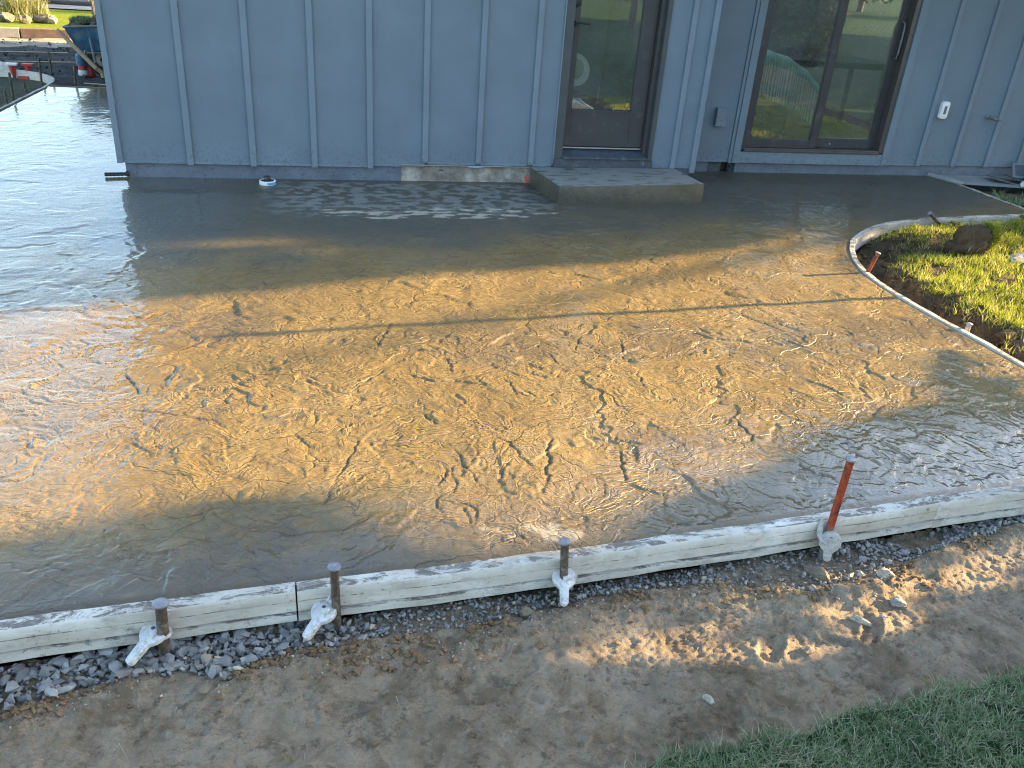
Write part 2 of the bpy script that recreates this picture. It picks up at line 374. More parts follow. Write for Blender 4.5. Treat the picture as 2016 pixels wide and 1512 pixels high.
def lawn_mat(name, a, b, c):
    t = NT(name)
    col = t.ramp(t.noise(1.2, 8, 0.7), [(0.3, a), (0.55, b), (0.75, c)])
    col = t.mix(t.ramp(t.noise(60, 5, 0.7), [(0.4, 0.6), (0.6, 0.0)]), col, tuple(x*0.4 for x in a))
    return t.set(Base_Color=col, Roughness=0.9, Specular_IOR_Level=0.1, Normal=t.bump(t.noise(90, 5, 0.7), 0.9, 0.02))
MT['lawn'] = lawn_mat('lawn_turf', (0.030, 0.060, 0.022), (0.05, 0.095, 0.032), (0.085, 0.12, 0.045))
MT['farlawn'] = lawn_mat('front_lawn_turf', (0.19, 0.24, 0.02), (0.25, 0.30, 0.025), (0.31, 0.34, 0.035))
MT['rock'] = simple('tan_rock', (0.30, 0.255, 0.195), 0.85, 0.35, 20, 0.6, 0.01)
MT['rockpale'] = simple('pale_rock', (0.38, 0.33, 0.25), 0.9, 0.45, 60, 0.5, 0.01)
MT['rockgrey'] = simple('grey_rock', (0.30, 0.285, 0.26), 0.9, 0.45, 60, 0.6, 0.01)
MT['rockbrown'] = simple('brown_rock', (0.20, 0.155, 0.105), 0.9, 0.35, 20, 0.6, 0.01)
MT['stake'] = simple('rusty_dark_steel', (0.095, 0.072, 0.052), 0.7, 0.5, 45, 0.4, 0.004, 0.3, 0.5, (0.30, 0.27, 0.23), 0.35, 40)
MT['stakehead'] = simple('hammered_steel_head', (0.30, 0.30, 0.31), 0.5, 0.3, 50, 0.3, 0.003, 0.5)
MT['rust'] = mat_rust(); MT['rust2'] = mat_rust(0.0)
MT['clamp'] = simple('chipped_white_enamel', (0.64, 0.63, 0.60), 0.45, 0.14, 30, 0.08, 0.0012, 0, 0.5, (0.20, 0.17, 0.14), 0.45, 38)
MT['clampworn'] = simple('cement_smeared_enamel', (0.42, 0.40, 0.36), 0.7, 0.35, 40, 0.2, 0.002, 0, 0.4, (0.17, 0.15, 0.13), 0.45, 45)
MT['hole'] = simple('dark_bolt', (0.10, 0.085, 0.07), 0.7, 0.3, 60)
MT['doorframe'] = simple('dark_bronze_paint', (0.050, 0.050, 0.056), 0.42, 0.12, 9, 0.05, 0.002, 0, 0.5, (0.10, 0.105, 0.115), 0.1, 9)
MT['jamb'] = simple('dark_green_grey_trim', (0.060, 0.070, 0.074), 0.5, 0.15, 9, 0.05)
MT['track'] = simple('brown_metal_track', (0.12, 0.115, 0.115), 0.35, 0.15, 12, 0.05, 0.002, 0.5)
MT['sill'] = simple('dusty_dark_flashing', (0.055, 0.068, 0.085), 0.55, 0.3, 12, 0.2, 0.003, 0, 0.5, (0.20, 0.24, 0.29), 0.15, 22)
MT['seal'] = simple('pale_metal_strip', (0.45, 0.46, 0.48), 0.35, 0.1, 20, 0.05, 0.002, 0.7)
MT['black'] = simple('black_plastic', (0.014, 0.014, 0.016), 0.4, 0.2, 20, 0.05)
MT['glass'] = mat_glass()
MT['blanket'] = mat_blanket()
MT['room'] = simple('interior_plaster', (0.20, 0.215, 0.205), 0.9, 0.08, 4, 0.05)
MT['floorwood'] = simple('interior_floor_boards', (0.07, 0.055, 0.04), 0.5, 0.3, 6, 0.05)
MT['furn'] = simple('dark_furniture', (0.035, 0.035, 0.04), 0.5, 0.2, 8, 0.05)
MT['hat'] = simple('white_straw_hat', (0.82, 0.82, 0.76), 0.8, 0.08, 60, 0.3)
MT['hatcrown'] = simple('straw_hat_crown', (0.50, 0.50, 0.42), 0.8, 0.1, 60, 0.3)
MT['redpot'] = simple('maroon_glaze', (0.20, 0.025, 0.03), 0.35, 0.2, 10, 0.05)
MT['white'] = simple('white_plastic', (0.80, 0.81, 0.80), 0.4, 0.05, 20, 0.03)
MT['blue'] = simple('blue_plastic', (0.06, 0.34, 0.72), 0.4, 0.15, 30, 0.05)
MT['red'] = simple('red_paint', (0.50, 0.055, 0.045), 0.5, 0.2, 20, 0.1)
MT['bluepaint'] = simple('scuffed_blue_steel', (0.035, 0.12, 0.22), 0.45, 0.3, 8, 0.15, 0.003, 0.0, 0.5, (0.24, 0.27, 0.27), 0.6, 5)
MT['greysteel'] = simple('grey_steel', (0.17, 0.18, 0.18), 0.55, 0.25, 20, 0.1, 0.002, 0.3)
MT['handlewood'] = simple('weathered_wood', (0.46, 0.33, 0.20), 0.75, 0.25, 18, 0.3)
MT['timber'] = simple('brown_edging_timber', (0.22, 0.14, 0.095), 0.85, 0.25, 8, 0.4, 0.008)
MT['paver'] = simple('pale_edging_block', (0.42, 0.38, 0.31), 0.9, 0.15, 12, 0.3)
MT['asphalt'] = simple('road_surface', (0.13, 0.125, 0.12), 0.9, 0.2, 3, 0.4)
MT['walk'] = simple('pale_sidewalk', (0.36, 0.35, 0.34), 0.9, 0.15, 3, 0.3)
MT['bark'] = simple('tree_bark', (0.16, 0.12, 0.09), 0.9, 0.5, 22, 0.8, 0.02)
MT['carpaint'] = simple('dark_car_paint', (0.03, 0.032, 0.036), 0.25, 0.1, 4, 0.0)
MT['tyre'] = simple('tyre_rubber', (0.018, 0.018, 0.018), 0.8, 0.2, 30, 0.2)
MT['rim'] = simple('alloy_rim', (0.4, 0.41, 0.42), 0.35, 0.1, 10, 0.0, 0.001, 0.8)
MT['soffit'] = simple('painted_soffit', (0.22, 0.26, 0.31), 0.7, 0.08, 4, 0.05)
MT['roofing'] = simple('roof_shingles', (0.08, 0.08, 0.085), 0.9, 0.25, 12, 0.5)
MT['pad'] = simple('old_concrete_pad', (0.30, 0.30, 0.29), 0.85, 0.15, 7, 0.3, 0.004)
MT['straw'] = mat_tint('dry_straw', [(0.0, (0.16, 0.12, 0.07)), (0.5, (0.36, 0.29, 0.18)), (1.0, (0.55, 0.47, 0.32))], 0.8)
MT['clod'] = mat_dirt('soil_clods', (0.20, 0.125, 0.065), (0.32, 0.21, 0.115), (0.44, 0.31, 0.19), False)
MT['marker'] = simple('red_spray_paint', (0.75, 0.13, 0.12), 0.7, 0.3, 40, 0.2)
MT['tape'] = simple('pale_blue_film', (0.22, 0.45, 0.72), 0.4, 0.1, 20, 0.1)
MT['yard_sunlit'] = simple('pale_sunlit_soil', (0.34, 0.28, 0.20), 0.95, 0.3, 6, 0.6, 0.01)  # sunlit copy of the yard soil, sunlight put into the paler colour

# ------------------------------------------------------------------ mesh helpers
class MB:
    def __init__(s): s.v = []; s.f = []
    def add(s, v, f):
        o = len(s.v); s.v += [tuple(map(float, p)) for p in v]; s.f += [tuple(i+o for i in q) for q in f]; return s
    def box(s, x0, x1, y0, y1, z0, z1):
        return s.add([(x0, y0, z0), (x1, y0, z0), (x1, y1, z0), (x0, y1, z0), (x0, y0, z1), (x1, y0, z1), (x1, y1, z1), (x0, y1, z1)],
                     [(3, 2, 1, 0), (4, 5, 6, 7), (0, 1, 5, 4), (1, 2, 6, 5), (2, 3, 7, 6), (3, 0, 4, 7)])
    def tube(s, path, r, n=10, cap=True, flat=1.0):
        path = [Vector(p) for p in path]; rs = r if isinstance(r, (list, tuple)) else [r]*len(path)
        rings = []; up0 = Vector((0, 0, 1))
        for i, p in enumerate(path):
            d = (path[min(i+1, len(path)-1)]-path[max(i-1, 0)]).normalized()
            a = d.cross(up0 if abs(d.z) < 0.95 else Vector((1, 0, 0))).normalized(); b = a.cross(d).normalized()
            rings.append([p+a*(math.cos(t*2*PI/n)*rs[i])+b*(math.sin(t*2*PI/n)*rs[i]*flat) for t in range(n)])
        v = [q for r_ in rings for q in r_]; f = []
        for i in range(len(path)-1):
            for j in range(n):
                k = (j+1) % n; f.append((i*n+j, i*n+k, (i+1)*n+k, (i+1)*n+j))
        if cap: f.append(tuple(reversed(range(n)))); f.append(tuple(range((len(path)-1)*n, len(path)*n)))
        return s.add(v, f)
    def lathe(s, prof, n=24, c=(0, 0, 0)):
        v = [(c[0]+r*math.cos(2*PI*j/n), c[1]+r*math.sin(2*PI*j/n), c[2]+z) for r, z in prof for j in range(n)]
        f = []
        for i in range(len(prof)-1):
            for j in range(n):
                k = (j+1) % n; f.append((i*n+j, i*n+k, (i+1)*n+k, (i+1)*n+j))
        f.append(tuple(reversed(range(n)))); f.append(tuple(range((len(prof)-1)*n, len(prof)*n)))
        return s.add(v, f)
    def extrude(s, poly, z0, z1):
        n = len(poly); v = [(x, y, z0) for x, y in poly]+[(x, y, z1) for x, y in poly]
        return s.add(v, [tuple(reversed(range(n))), tuple(range(n, 2*n))]+[(i, (i+1) % n, n+(i+1) % n, n+i) for i in range(n)])
    def xf(s, mtx, start=0):
        for i in range(start, len(s.v)): s.v[i] = tuple(mtx @ Vector(s.v[i]))
        return s

def root_loc(p):
    while p.parent: p = p.parent
    return p.location
def link(name, me, parent=None, loc=None):
    o = bpy.data.objects.new(name, me); COL.objects.link(o)
    if parent is not None: o.parent = parent
    if loc is not None: o.location = loc
    return o
def obj(name, mb, mat, parent=None, bevel=0.0, smooth=False, local=False):
    """one mesh object; vertices in world space, re-based on the thing's own origin"""
    me = bpy.data.meshes.new(name)
    if parent is not None and not local: off = Vector(root_loc(parent)); base = None
    elif parent is None:
        a = np.array(mb.v); base = Vector((float((a[:, 0].min()+a[:, 0].max())/2), float((a[:, 1].min()+a[:, 1].max())/2), float(a[:, 2].min()))); off = base
    else: off = Vector((0, 0, 0)); base = None
    me.from_pydata([tuple(Vector(p)-off) for p in mb.v], [], mb.f)
    if bevel > 0:
        bm = bmesh.new(); bm.from_mesh(me)
        bmesh.ops.bevel(bm, geom=[e for e in bm.edges if len(e.link_faces) == 2 and e.calc_face_angle(0) > 0.5], offset=bevel, segments=2, profile=0.6, affect='EDGES', clamp_overlap=True)
        bm.to_mesh(me); bm.free()
    if smooth:
        me.polygons.foreach_set('use_smooth', [True]*len(me.polygons))
        me.set_sharp_from_angle(angle=math.radians(40))
    me.materials.append(MT[mat] if isinstance(mat, str) else mat)
    return link(name, me, parent, base)
def npmesh(name, v, f, mat, attrs=None, smooth=True, parent=None, mats=None, mi=None):
    """big numpy mesh: v (N,3), f (M,k)"""
    me = bpy.data.meshes.new(name); k = f.shape[1]
    me.vertices.add(len(v)); me.vertices.foreach_set('co', np.ascontiguousarray(v, np.float32).ravel())
    me.loops.add(f.size); me.loops.foreach_set('vertex_index', np.ascontiguousarray(f, np.int32).ravel())
    me.polygons.add(len(f)); me.polygons.foreach_set('loop_start', np.arange(0, f.size, k, dtype=np.int32))
    me.polygons.foreach_set('use_smooth', np.full(len(f), smooth))
    for n_, a in (attrs or {}).items():
        at = me.attributes.new(n_, 'FLOAT', 'POINT'); at.data.foreach_set('value', np.ascontiguousarray(a, np.float32).ravel())
    for m in (mats or [mat]): me.materials.append(MT[m] if isinstance(m, str) else m)
    if mi is not None: me.polygons.foreach_set('material_index', np.ascontiguousarray(mi, np.int32))
    me.update(calc_edges=True); me.validate()
    return link(name, me, parent)
def grid_faces(nx, ny, keep=None):
    i = np.arange(nx-1)[None, :]+np.arange(ny-1)[:, None]*nx
    f = np.stack([i, i+1, i+1+nx, i+nx], -1).reshape(-1, 4)
    return f if keep is None else f[keep.ravel()]
def compact(v, f, attrs):
    u, inv = np.unique(f, return_inverse=True)
    return v[u], inv.reshape(f.shape), {k: a.ravel()[u] for k, a in attrs.items()}
def tag(o, label=None, cat=None, group=None, kind=None):
    if label: o['label'] = label
    if cat: o['category'] = cat
    if group: o['group'] = group
    if kind: o['kind'] = kind
    return o
def thing(name, loc, label, cat, group=None):
    o = bpy.data.objects.new(name, None); o.empty_display_size = 0.1; COL.objects.link(o); o.location = loc
    return tag(o, label, cat, group)
def structure(name, label=None, **k):
    def f(o): o.name = name; return tag(o, label, kind='structure')
    return f
def copy_thing(o, loc=None, rot=None, label=None):
    c = o.copy(); COL.objects.link(c)
    if loc is not None: c.location = loc
    if rot is not None: c.rotation_euler = rot
    if label: c['label'] = label
    for ch in list(o.children):
        d = ch.copy(); COL.objects.link(d); d.parent = c
        for g in list(ch.children):
            e = g.copy(); COL.objects.link(e); e.parent = d
    return c

random.seed(11)
rng = np.random.RandomState(11)

# ------------------------------------------------------------------ outline of the slab
FRONT = [(-2.9, 1.720), (-1.6, 1.790), (-0.838, 1.835), (-0.478, 1.861), (-0.109, 1.883), (0.279, 1.901), (0.686, 1.926), (1.19, 1.965), (1.655, 2.006), (2.106, 2.049), (2.487, 2.079), (3.33, 2.15)]
def front_y(x): return np.interp(x, [p[0] for p in FRONT], [p[1] for p in FRONT])
RIGHT = [(3.33, 2.15), (3.315, 2.6), (3.30, 3.004), (3.29, 3.301), (3.268, 3.582), (3.25, 3.80), (3.255, 3.976), (3.262, 4.16), (3.29, 4.36), (3.36, 4.57), (3.473, 4.793), (3.60, 4.98), (3.762, 5.133), (3.94, 5.28), (4.141, 5.387), (4.38, 5.475), (4.644, 5.529), (5.1, 5.60), (5.639, 5.664), (5.77, 5.675)]
LEFTF = [(-2.90, 1.72), (-2.895, 4.0), (-2.89, 7.0), (-2.885, 9.0), (-2.865, 9.78), (-2.85, 10.33)]
WY, RY = 6.45, 6.95          # faces of the near and the recessed wall
SLAB = FRONT + RIGHT[1:] + [(5.77, 6.6), (5.72, 7.0), (2.99, 7.0), (2.99, 6.5), (-1.34, 6.5), (-1.34, 10.41), (-2.85, 10.41)] + LEFTF[::-1][:-1]

CRACKS = [  # (groove width, dark?, photo points)
    (1.5, 1, [(1076, 828), (1078, 855), (1087, 867), (1076, 886), (1084, 902), (1074, 925), (1079, 942), (1072, 958), (1037, 985)]),
    (.8, 1, [(875, 907), (877, 937), (867, 949), (860, 994), (872, 1015)]), (1.1, 1, [(908, 992), (922, 1015), (931, 1043)]), (.9, 1, [(931, 1043), (940, 1004), (915, 990), (893, 998)]),
    (.9, 0, [(700, 852), (724, 872), (745, 898), (775, 925), (749, 945), (752, 966), (790, 989)]), (.9, 1, [(967, 855), (1005, 872), (1030, 904), (1061, 928)]),
    (.8, 0, [(905, 747), (894, 782), (922, 803), (943, 827), (967, 848), (998, 848), (1037, 827)]), (1.0, 1, [(771, 622), (766, 647), (749, 671), (735, 694)]),
    (1.1, 1, [(988, 746), (1005, 754), (1019, 782)]), (1.0, 1, [(1217, 876), (1224, 907), (1231, 935), (1231, 956)]), (.6, 1, [(1005, 907), (978, 952)]),
    (1.1, 1, [(874, 699), (889, 716), (887, 737)]), (1.0, 1, [(825, 810), (846, 824), (867, 841)]), (.8, 1, [(1221, 661), (1226, 692), (1232, 712)]),
    (1.0, 0, [(1737, 713), (1708, 727), (1678, 741), (1694, 773), (1710, 805), (1735, 833)]), (1.1, 0, [(1474, 727), (1442, 752), (1410, 769), (1371, 771), (1330, 791), (1300, 782)]),
    (1.0, 1, [(1442, 823), (1470, 851), (1495, 881)]), (.8, 0, [(1655, 862), (1590, 866), (1513, 880)]), (.8, 1, [(1413, 599), (1477, 627), (1570, 661), (1620, 674)]),
    (.9, 1, [(180, 803), (278, 808), (382, 822), (424, 829), (462, 853)]), (1.0, 1, [(243, 735), (264, 756), (281, 787)]), (1.0, 0, [(427, 469), (382, 495), (358, 513)]),
    (.8, 1, [(97, 455), (167, 462), (243, 471)]), (1.0, 1, [(569, 603), (595, 622)]), (.9, 1, [(930, 740), (960, 762)]), (.9, 1, [(655, 958), (690, 895), (712, 858)]),
    (.9, 1, [(655, 958), (635, 1000)]), (.9, 1, [(575, 848), (600, 870), (625, 886)]), (.9, 1, [(240, 862), (275, 880), (302, 902)]), (.6, 1, [(268, 922), (330, 934), (415, 942)]),
    (.8, 1, [(1665, 885), (1700, 900), (1745, 922)]), (.7, 1, [(1010, 1050), (1040, 1062)]), (.8, 0, [(1225, 580), (1232, 600), (1290, 575)]), (.8, 1, [(1145, 660), (1130, 690)]),
    (.8, 1, [(1262, 742), (1266, 765)]), (.8, 0, [(470, 705), (490, 680), (478, 655)]), (.7, 1, [(590, 740), (620, 760)]), (.9, 1, [(700, 590), (735, 640)]), (.8, 0, [(1245, 760), (1230, 790)]),
    (.8, 1, [(1880, 790), (1935, 830), (1985, 840)]), (.8, 1, [(1560, 905), (1600, 930), (1665, 945)]), (.7, 1, [(860, 612), (885, 640)])]

def make_veins():
    r = np.random.RandomState(17); out = []
    for wd, dark, px in CRACKS:
        pts = [G(p)[:2] for p in px]; fine = []
        for a, b in zip(pts[:-1], pts[1:]):
            for q in range(7): fine.append(a+(b-a)*q/7 + (r.randn(2)*0.004 if q else 0))
        fine.append(pts[-1]); out.append((1.15*wd, dark, np.array(fine)))
    def walk(p, th, L, wd, dark, depth=0):
        pts = [np.array(p)]; n = max(4, int(L/0.02)); k = r.rand()*6
        for q in range(n):
            th += r.normal(0, 0.28) + (r.choice([-1, 1])*0.8 if r.rand() < 0.10 else 0) + 0.10*math.sin(q*0.4+k)
            pts.append(pts[-1]+0.02*(0.6+0.8*r.rand())*np.array([math.cos(th), math.sin(th)]))
            if depth < 1 and q > 3 and r.rand() < 0.07: walk(pts[-1], th+r.choice([-1, 1])*r.uniform(0.5, 1.1), L*r.uniform(0.25, 0.5), wd*0.75, dark if r.rand() < 0.6 else 1-dark, depth+1)
        out.append((wd, dark, np.array(pts)))
    for _ in range(260):
        x, y = r.uniform(-1.5, 3.2), 1.85+3.1*r.rand()**1.25
        if y > 4.2 and r.rand() < 0.5: continue
        th = (-0.65 if x > 0.9 else r.uniform(0, 2*PI))+r.normal(0, 0.45)
        walk((x, y), th, 0.06+0.46*r.rand()**1.8, 0.22+0.65*r.rand()**2.4, int(r.rand() < 0.5))
    for _ in range(46):      # fainter long drag lines on the path and by the house
        x, y = r.uniform(-2.7, -0.9), r.uniform(2.0, 7.0)
        walk((x, y), r.normal(0.1, 0.35), r.uniform(0.2, 0.7), 0.45, int(r.rand() < 0.6))
    return out
VEINS = make_veins()
def slab_height(x, y):
    """stamped stone texture: broad plates with thin broken lips and long branching veins"""
    wx = x + 0.16*fbm(x*1.7, y*1.7, 3, 3) + 0.018*fbm(x*15, y*15, 2, 5)
    wy = y + 0.16*fbm(x*1.7+9, y*1.7+4, 3, 4) + 0.018*fbm(x*15+5, y*15, 2, 6)
    h = 0.005*fbm(x*1.3, y*1.3, 2, 1) + 0.0032*fbm(wx*3.6, wy*3.6, 2, 2) + 0.0008*fbm(wx*11, wy*14, 3, 7)
    groove = np.zeros_like(x)
    for k, (fx, fy, rot, amp, th) in enumerate([(1.3, 2.6, -0.5, .0030, -.05), (2.1, 4.2, 0.7, .0024, .0), (3.4, 6.4, -0.8, .0018, .0), (5.0, 9.0, -0.3, .0013, .05)]):
        c, s = math.cos(rot), math.sin(rot)
        n = perlin((wx*c+wy*s)*fx, (-wx*s+wy*c)*fy, 20+k) + 0.22*perlin(wx*fx*4.1, wy*fy*4.1, 40+k)
        m = sstep(th, th+0.30, perlin(x*(2.2+k*1.1)+k*5, y*(2.2+k*1.1), 60+k))
        w = 0.0022*(fx+fy)
        h = h + amp*m*np.tanh(n/w)*np.exp(-(n/0.25)**2)
        g = np.exp(-(n/(w*0.7))**2)*sstep(0.25, 0.5, perlin(x*(3+k)+8, y*(3+k), 80+k))
        h = h - 0.0016*g; groove = np.maximum(groove, g*0.5)
    for k, (f_, am) in enumerate(((4.2, .0011), (8.0, .0009), (15.0, .0006))):     # connected fine creases
        n = perlin(wx*f_+wy*f_*0.35, wy*f_*1.7-wx*f_*0.5, 120+k) + 0.2*perlin(wx*f_*5, wy*f_*5, 130+k)
        h = h - am*np.exp(-(n/0.055)**2)*(0.4+0.6*sstep(-0.2, 0.3, perlin(x*3.1, y*3.1, 140+k))) + am*0.6*np.tanh(n/0.05)*np.exp(-(n/0.3)**2)
    for wd, dark, fine in VEINS:
        lo, hi = fine.min(0)-0.06, fine.max(0)+0.06
        r0, r1 = np.searchsorted(y[:, 0], [lo[1], hi[1]]); c0, c1 = np.searchsorted(x[0], [lo[0], hi[0]])
        if r1-r0 < 2 or c1-c0 < 2: continue
        X, Y = x[r0:r1, c0:c1], y[r0:r1, c0:c1]; best = np.full(X.shape, 9.0); sd = np.zeros(X.shape); tt = np.zeros(X.shape)
        for q in range(len(fine)-1):
            a, e = fine[q], fine[q+1]-fine[q]
            t = np.clip(((X-a[0])*e[0]+(Y-a[1])*e[1])/(e@e+1e-12), 0, 1)
            dx, dy = X-a[0]-t*e[0], Y-a[1]-t*e[1]; d = np.hypot(dx, dy)
            nx, ny = e[1], -e[0]
            if nx < 0: nx, ny = -nx, -ny
            s_ = (dx*nx+dy*ny)/(math.hypot(nx, ny)+1e-9); u = d < best
            best[u] = d[u]; sd[u] = s_[u]; tt[u] = (q+t[u])/(len(fine)-1)
        taper = np.clip(np.minimum(tt, 1-tt)*4, 0.1, 1)*(0.65+0.5*perlin(tt*7, tt*0+wd*31, 90))
        env = np.exp(-(best/(0.013+0.008*wd))**2)*taper
        h[r0:r1, c0:c1] += (0.0012 if dark else -0.0018)*wd*np.tanh(sd/0.0018)*env - 0.0040*wd*np.exp(-(best/(0.0022+0.0016*wd))**2)*taper*(1 if dark else 0.1)
        if dark: groove[r0:r1, c0:c1] = np.maximum(groove[r0:r1, c0:c1], np.exp(-(best/(0.0024+0.0018*wd))**2)*taper*min(1, wd*1.3))
    return h, groove

# ------------------------------------------------------------------ ground sheets
def sheet(name, poly, z, mat, label=None):
    o = obj(name, MB().add([(p[0], p[1], z) for p in poly], [tuple(range(len(poly)))]), mat)
    return tag(o, label, kind='structure')
sheet('ground', [(-250, -250), (250, -250), (250, 250), (-250, 250)], -0.32, 'lawn')
sheet('side_yard', [(-40, -6), (-2.93, -6), (-2.93, 10.9), (-2.99, 11.2), (-3.3, 11.55), (-40, 11.7)], -0.085, 'side')
sheet('front_lawn', [(-60, 14.9), (-7.6, 15.38), (-4.6, 15.88), (-1.4, 16.42), (2, 16.9), (60, 17.6), (60, 20.45), (-60, 20.2)], 0.0, 'farlawn')
sheet('sidewalk', [(-60, 20.25), (60, 20.5), (60, 21.5), (-60, 21.1)], 0.02, 'walk')
sheet('road', [(-90, 21.1), (90, 21.5), (90, 30), (-90, 30)], -0.04, 'asphalt')
sheet('far_verge', [(-200, 30), (200, 30), (200, 200), (-200, 200)], 0.0, 'lawn')
LEDGE = [(-40, 0.60), (-3, 0.76), (0.0, 0.99), (0.4, 1.11), (0.659, 1.215), (0.791, 1.25), (0.928, 1.242), (1.168, 1.258), (1.281, 1.298), (1.482, 1.292), (1.588, 1.335), (1.703, 1.325), (1.912, 1.355), (2.4, 1.45), (3.6, 1.62), (3.7, 1.64)]
sheet('lawn', [(-40, -60), (3.7, -60)]+LEDGE[::-1], -0.10, 'lawn')
sheet('side_lawn', [(3.7, -60), (60, -60), (60, 6.9), (6.9, 6.9), (6.9, 1.62), (3.7, 1.64)], -0.07, 'lawn')

def build_slab():
    parts = []
    for nm, x0, x1, dx, y0, y1, dy in (('near', -1.75, 3.40, 0.0047, 1.66, 3.60, 0.0050), ('side', -2.95, -1.75, 0.012, 1.66, 3.60, 0.012), ('mid', -2.95, 5.85, 0.0115, 3.60, 7.05, 0.0105), ('path', -2.95, -1.30, 0.012, 7.05, 10.47, 0.012)):
        xs = np.linspace(x0, x1, int((x1-x0)/dx)+1); ys = np.linspace(y0, y1, int((y1-y0)/dy)+1)
        X, Y = np.meshgrid(xs, ys)
        parts.append((X, Y, len(xs), len(ys)))
    V, F, off = [], [], 0
    A = {k: [] for k in ('groove', 'wet', 'dry', 'chalk', 'house_shade', 'shade_soak')}
    edge = FRONT+RIGHT[1:]
    for X, Y, nx, ny in parts:
        h, g = slab_height(X, Y)
        d = np.minimum(dist_poly(X, Y, edge), dist_poly(X, Y, LEFTF))
        dw = np.where(Y > 5.2, dist_poly(X, Y, [(-1.36, 10.4), (-1.36, 6.46), (3.0, 6.46), (3.0, 6.95), (5.7, 6.95)]), 9)
        calm = sstep(0.0, 0.10, d)*sstep(0.0, 0.5, dw)*0.9+0.1
        calm = calm*(0.45+0.55*sstep(5.9, 4.6, Y-0.2*X))*(1-0.2*sstep(-0.7, -1.1, X)*sstep(3.6, 4.6, Y))
        h = h*calm - 0.008*(1-sstep(0, 0.035, d))
        n1 = fbm(X*1.3, Y*1.3, 3, 101); n2 = fbm(X*9, Y*14, 4, 103)
        wet = np.clip((0.12+0.5*n1)*sstep(5.4, 4.4, Y) + 0.9*sstep(0.9, 2.0, X-0.6*(Y-2.0))*sstep(3.0, 2.4, Y)+0.9*sstep(-0.35, -0.85, X)*sstep(2.1, 2.6, Y)+0.3*sstep(0.5, 0.15, Y-front_y(X))*sstep(-1.2, 0.5, X), 0, 1)
        # dry pale patches by the wall left of the step
        zone = sstep(-0.55, -0.1, X)*sstep(2.1, 1.3, X)*sstep(5.35, 5.75, Y)*sstep(6.45, 6.35, Y)
        dry = np.clip(sstep(0.0, 0.22, n2+0.25*zone-0.12)*zone, 0, 1)*0.55
        zc = np.exp(-(((X-0.8)/0.75)**2+((Y-5.58)/0.13)**2))
        chalk = sstep(0.05, 0.25, fbm(X*7, Y*16, 4, 107)+0.45*zc-0.35)*(zc > .25)*0.6
        ch2 = np.exp(-(((X-0.68)/0.10)**2+((Y-2.02)/0.05)**2))+np.exp(-(((X-0.50)/0.07)**2+((Y-2.04)/0.03)**2))
        chalk = np.maximum(chalk, sstep(0.35, 0.7, fbm(X*14, Y*14, 3, 109)*0.5+ch2*0.8)*0.33*sstep(0.1, 0.4, ch2))
        stain_or_shade = np.clip(sstep(4.4, 5.3, Y-0.16*X+0.3*n1), 0, 1)*0.92      # grey shade and house reflection painted into the slab colour
        if X.shape[0] and Y.min() > 7: stain_or_shade = stain_or_shade*0.5
        stain_or_shade = np.where(X < -1.3, stain_or_shade*0.4, stain_or_shade)
        dfr = Y-front_y(X)           # shade along the front form darkened into the colour, plus random damp blotches
        shade_soak = sstep(0.42, 0.05, dfr+0.22*n1+0.10*n2)*(0.55+0.45*sstep(0.4, -0.1, X))+0.5*sstep(0.25, 0.7, n1+0.3*n2)
        shade_soak = np.clip(shade_soak, 0, 1)
        cx, cy = (X[:-1, :-1]+X[1:, 1:])/2, (Y[:-1, :-1]+Y[1:, 1:])/2
        keep = inpoly(cx, cy, SLAB)
        V.append(np.stack([X, Y, h], -1).reshape(-1, 3)); F.append(grid_faces(nx, ny, keep)+off); off += nx*ny
        for k, a in (('groove', g*calm), ('wet', wet), ('dry', dry), ('chalk', chalk), ('house_shade', stain_or_shade), ('shade_soak', shade_soak)): A[k].append(a.ravel())
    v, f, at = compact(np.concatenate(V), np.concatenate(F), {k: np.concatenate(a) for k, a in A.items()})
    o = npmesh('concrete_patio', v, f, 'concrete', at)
    tag(o, 'wet tan stamped concrete patio with cracked stone texture in front of the blue house', kind='structure')
build_slab()
sheet('patio_base', [(-2.88, 1.76), (3.3, 2.18), (3.25, 3.9), (3.5, 4.9), (4.2, 5.45), (5.7, 5.70), (5.7, 7.0), (3, 7.0), (-1.3, 7.0), (-1.3, 10.38), (-2.84, 10.38)], -0.06, 'gravelbed')

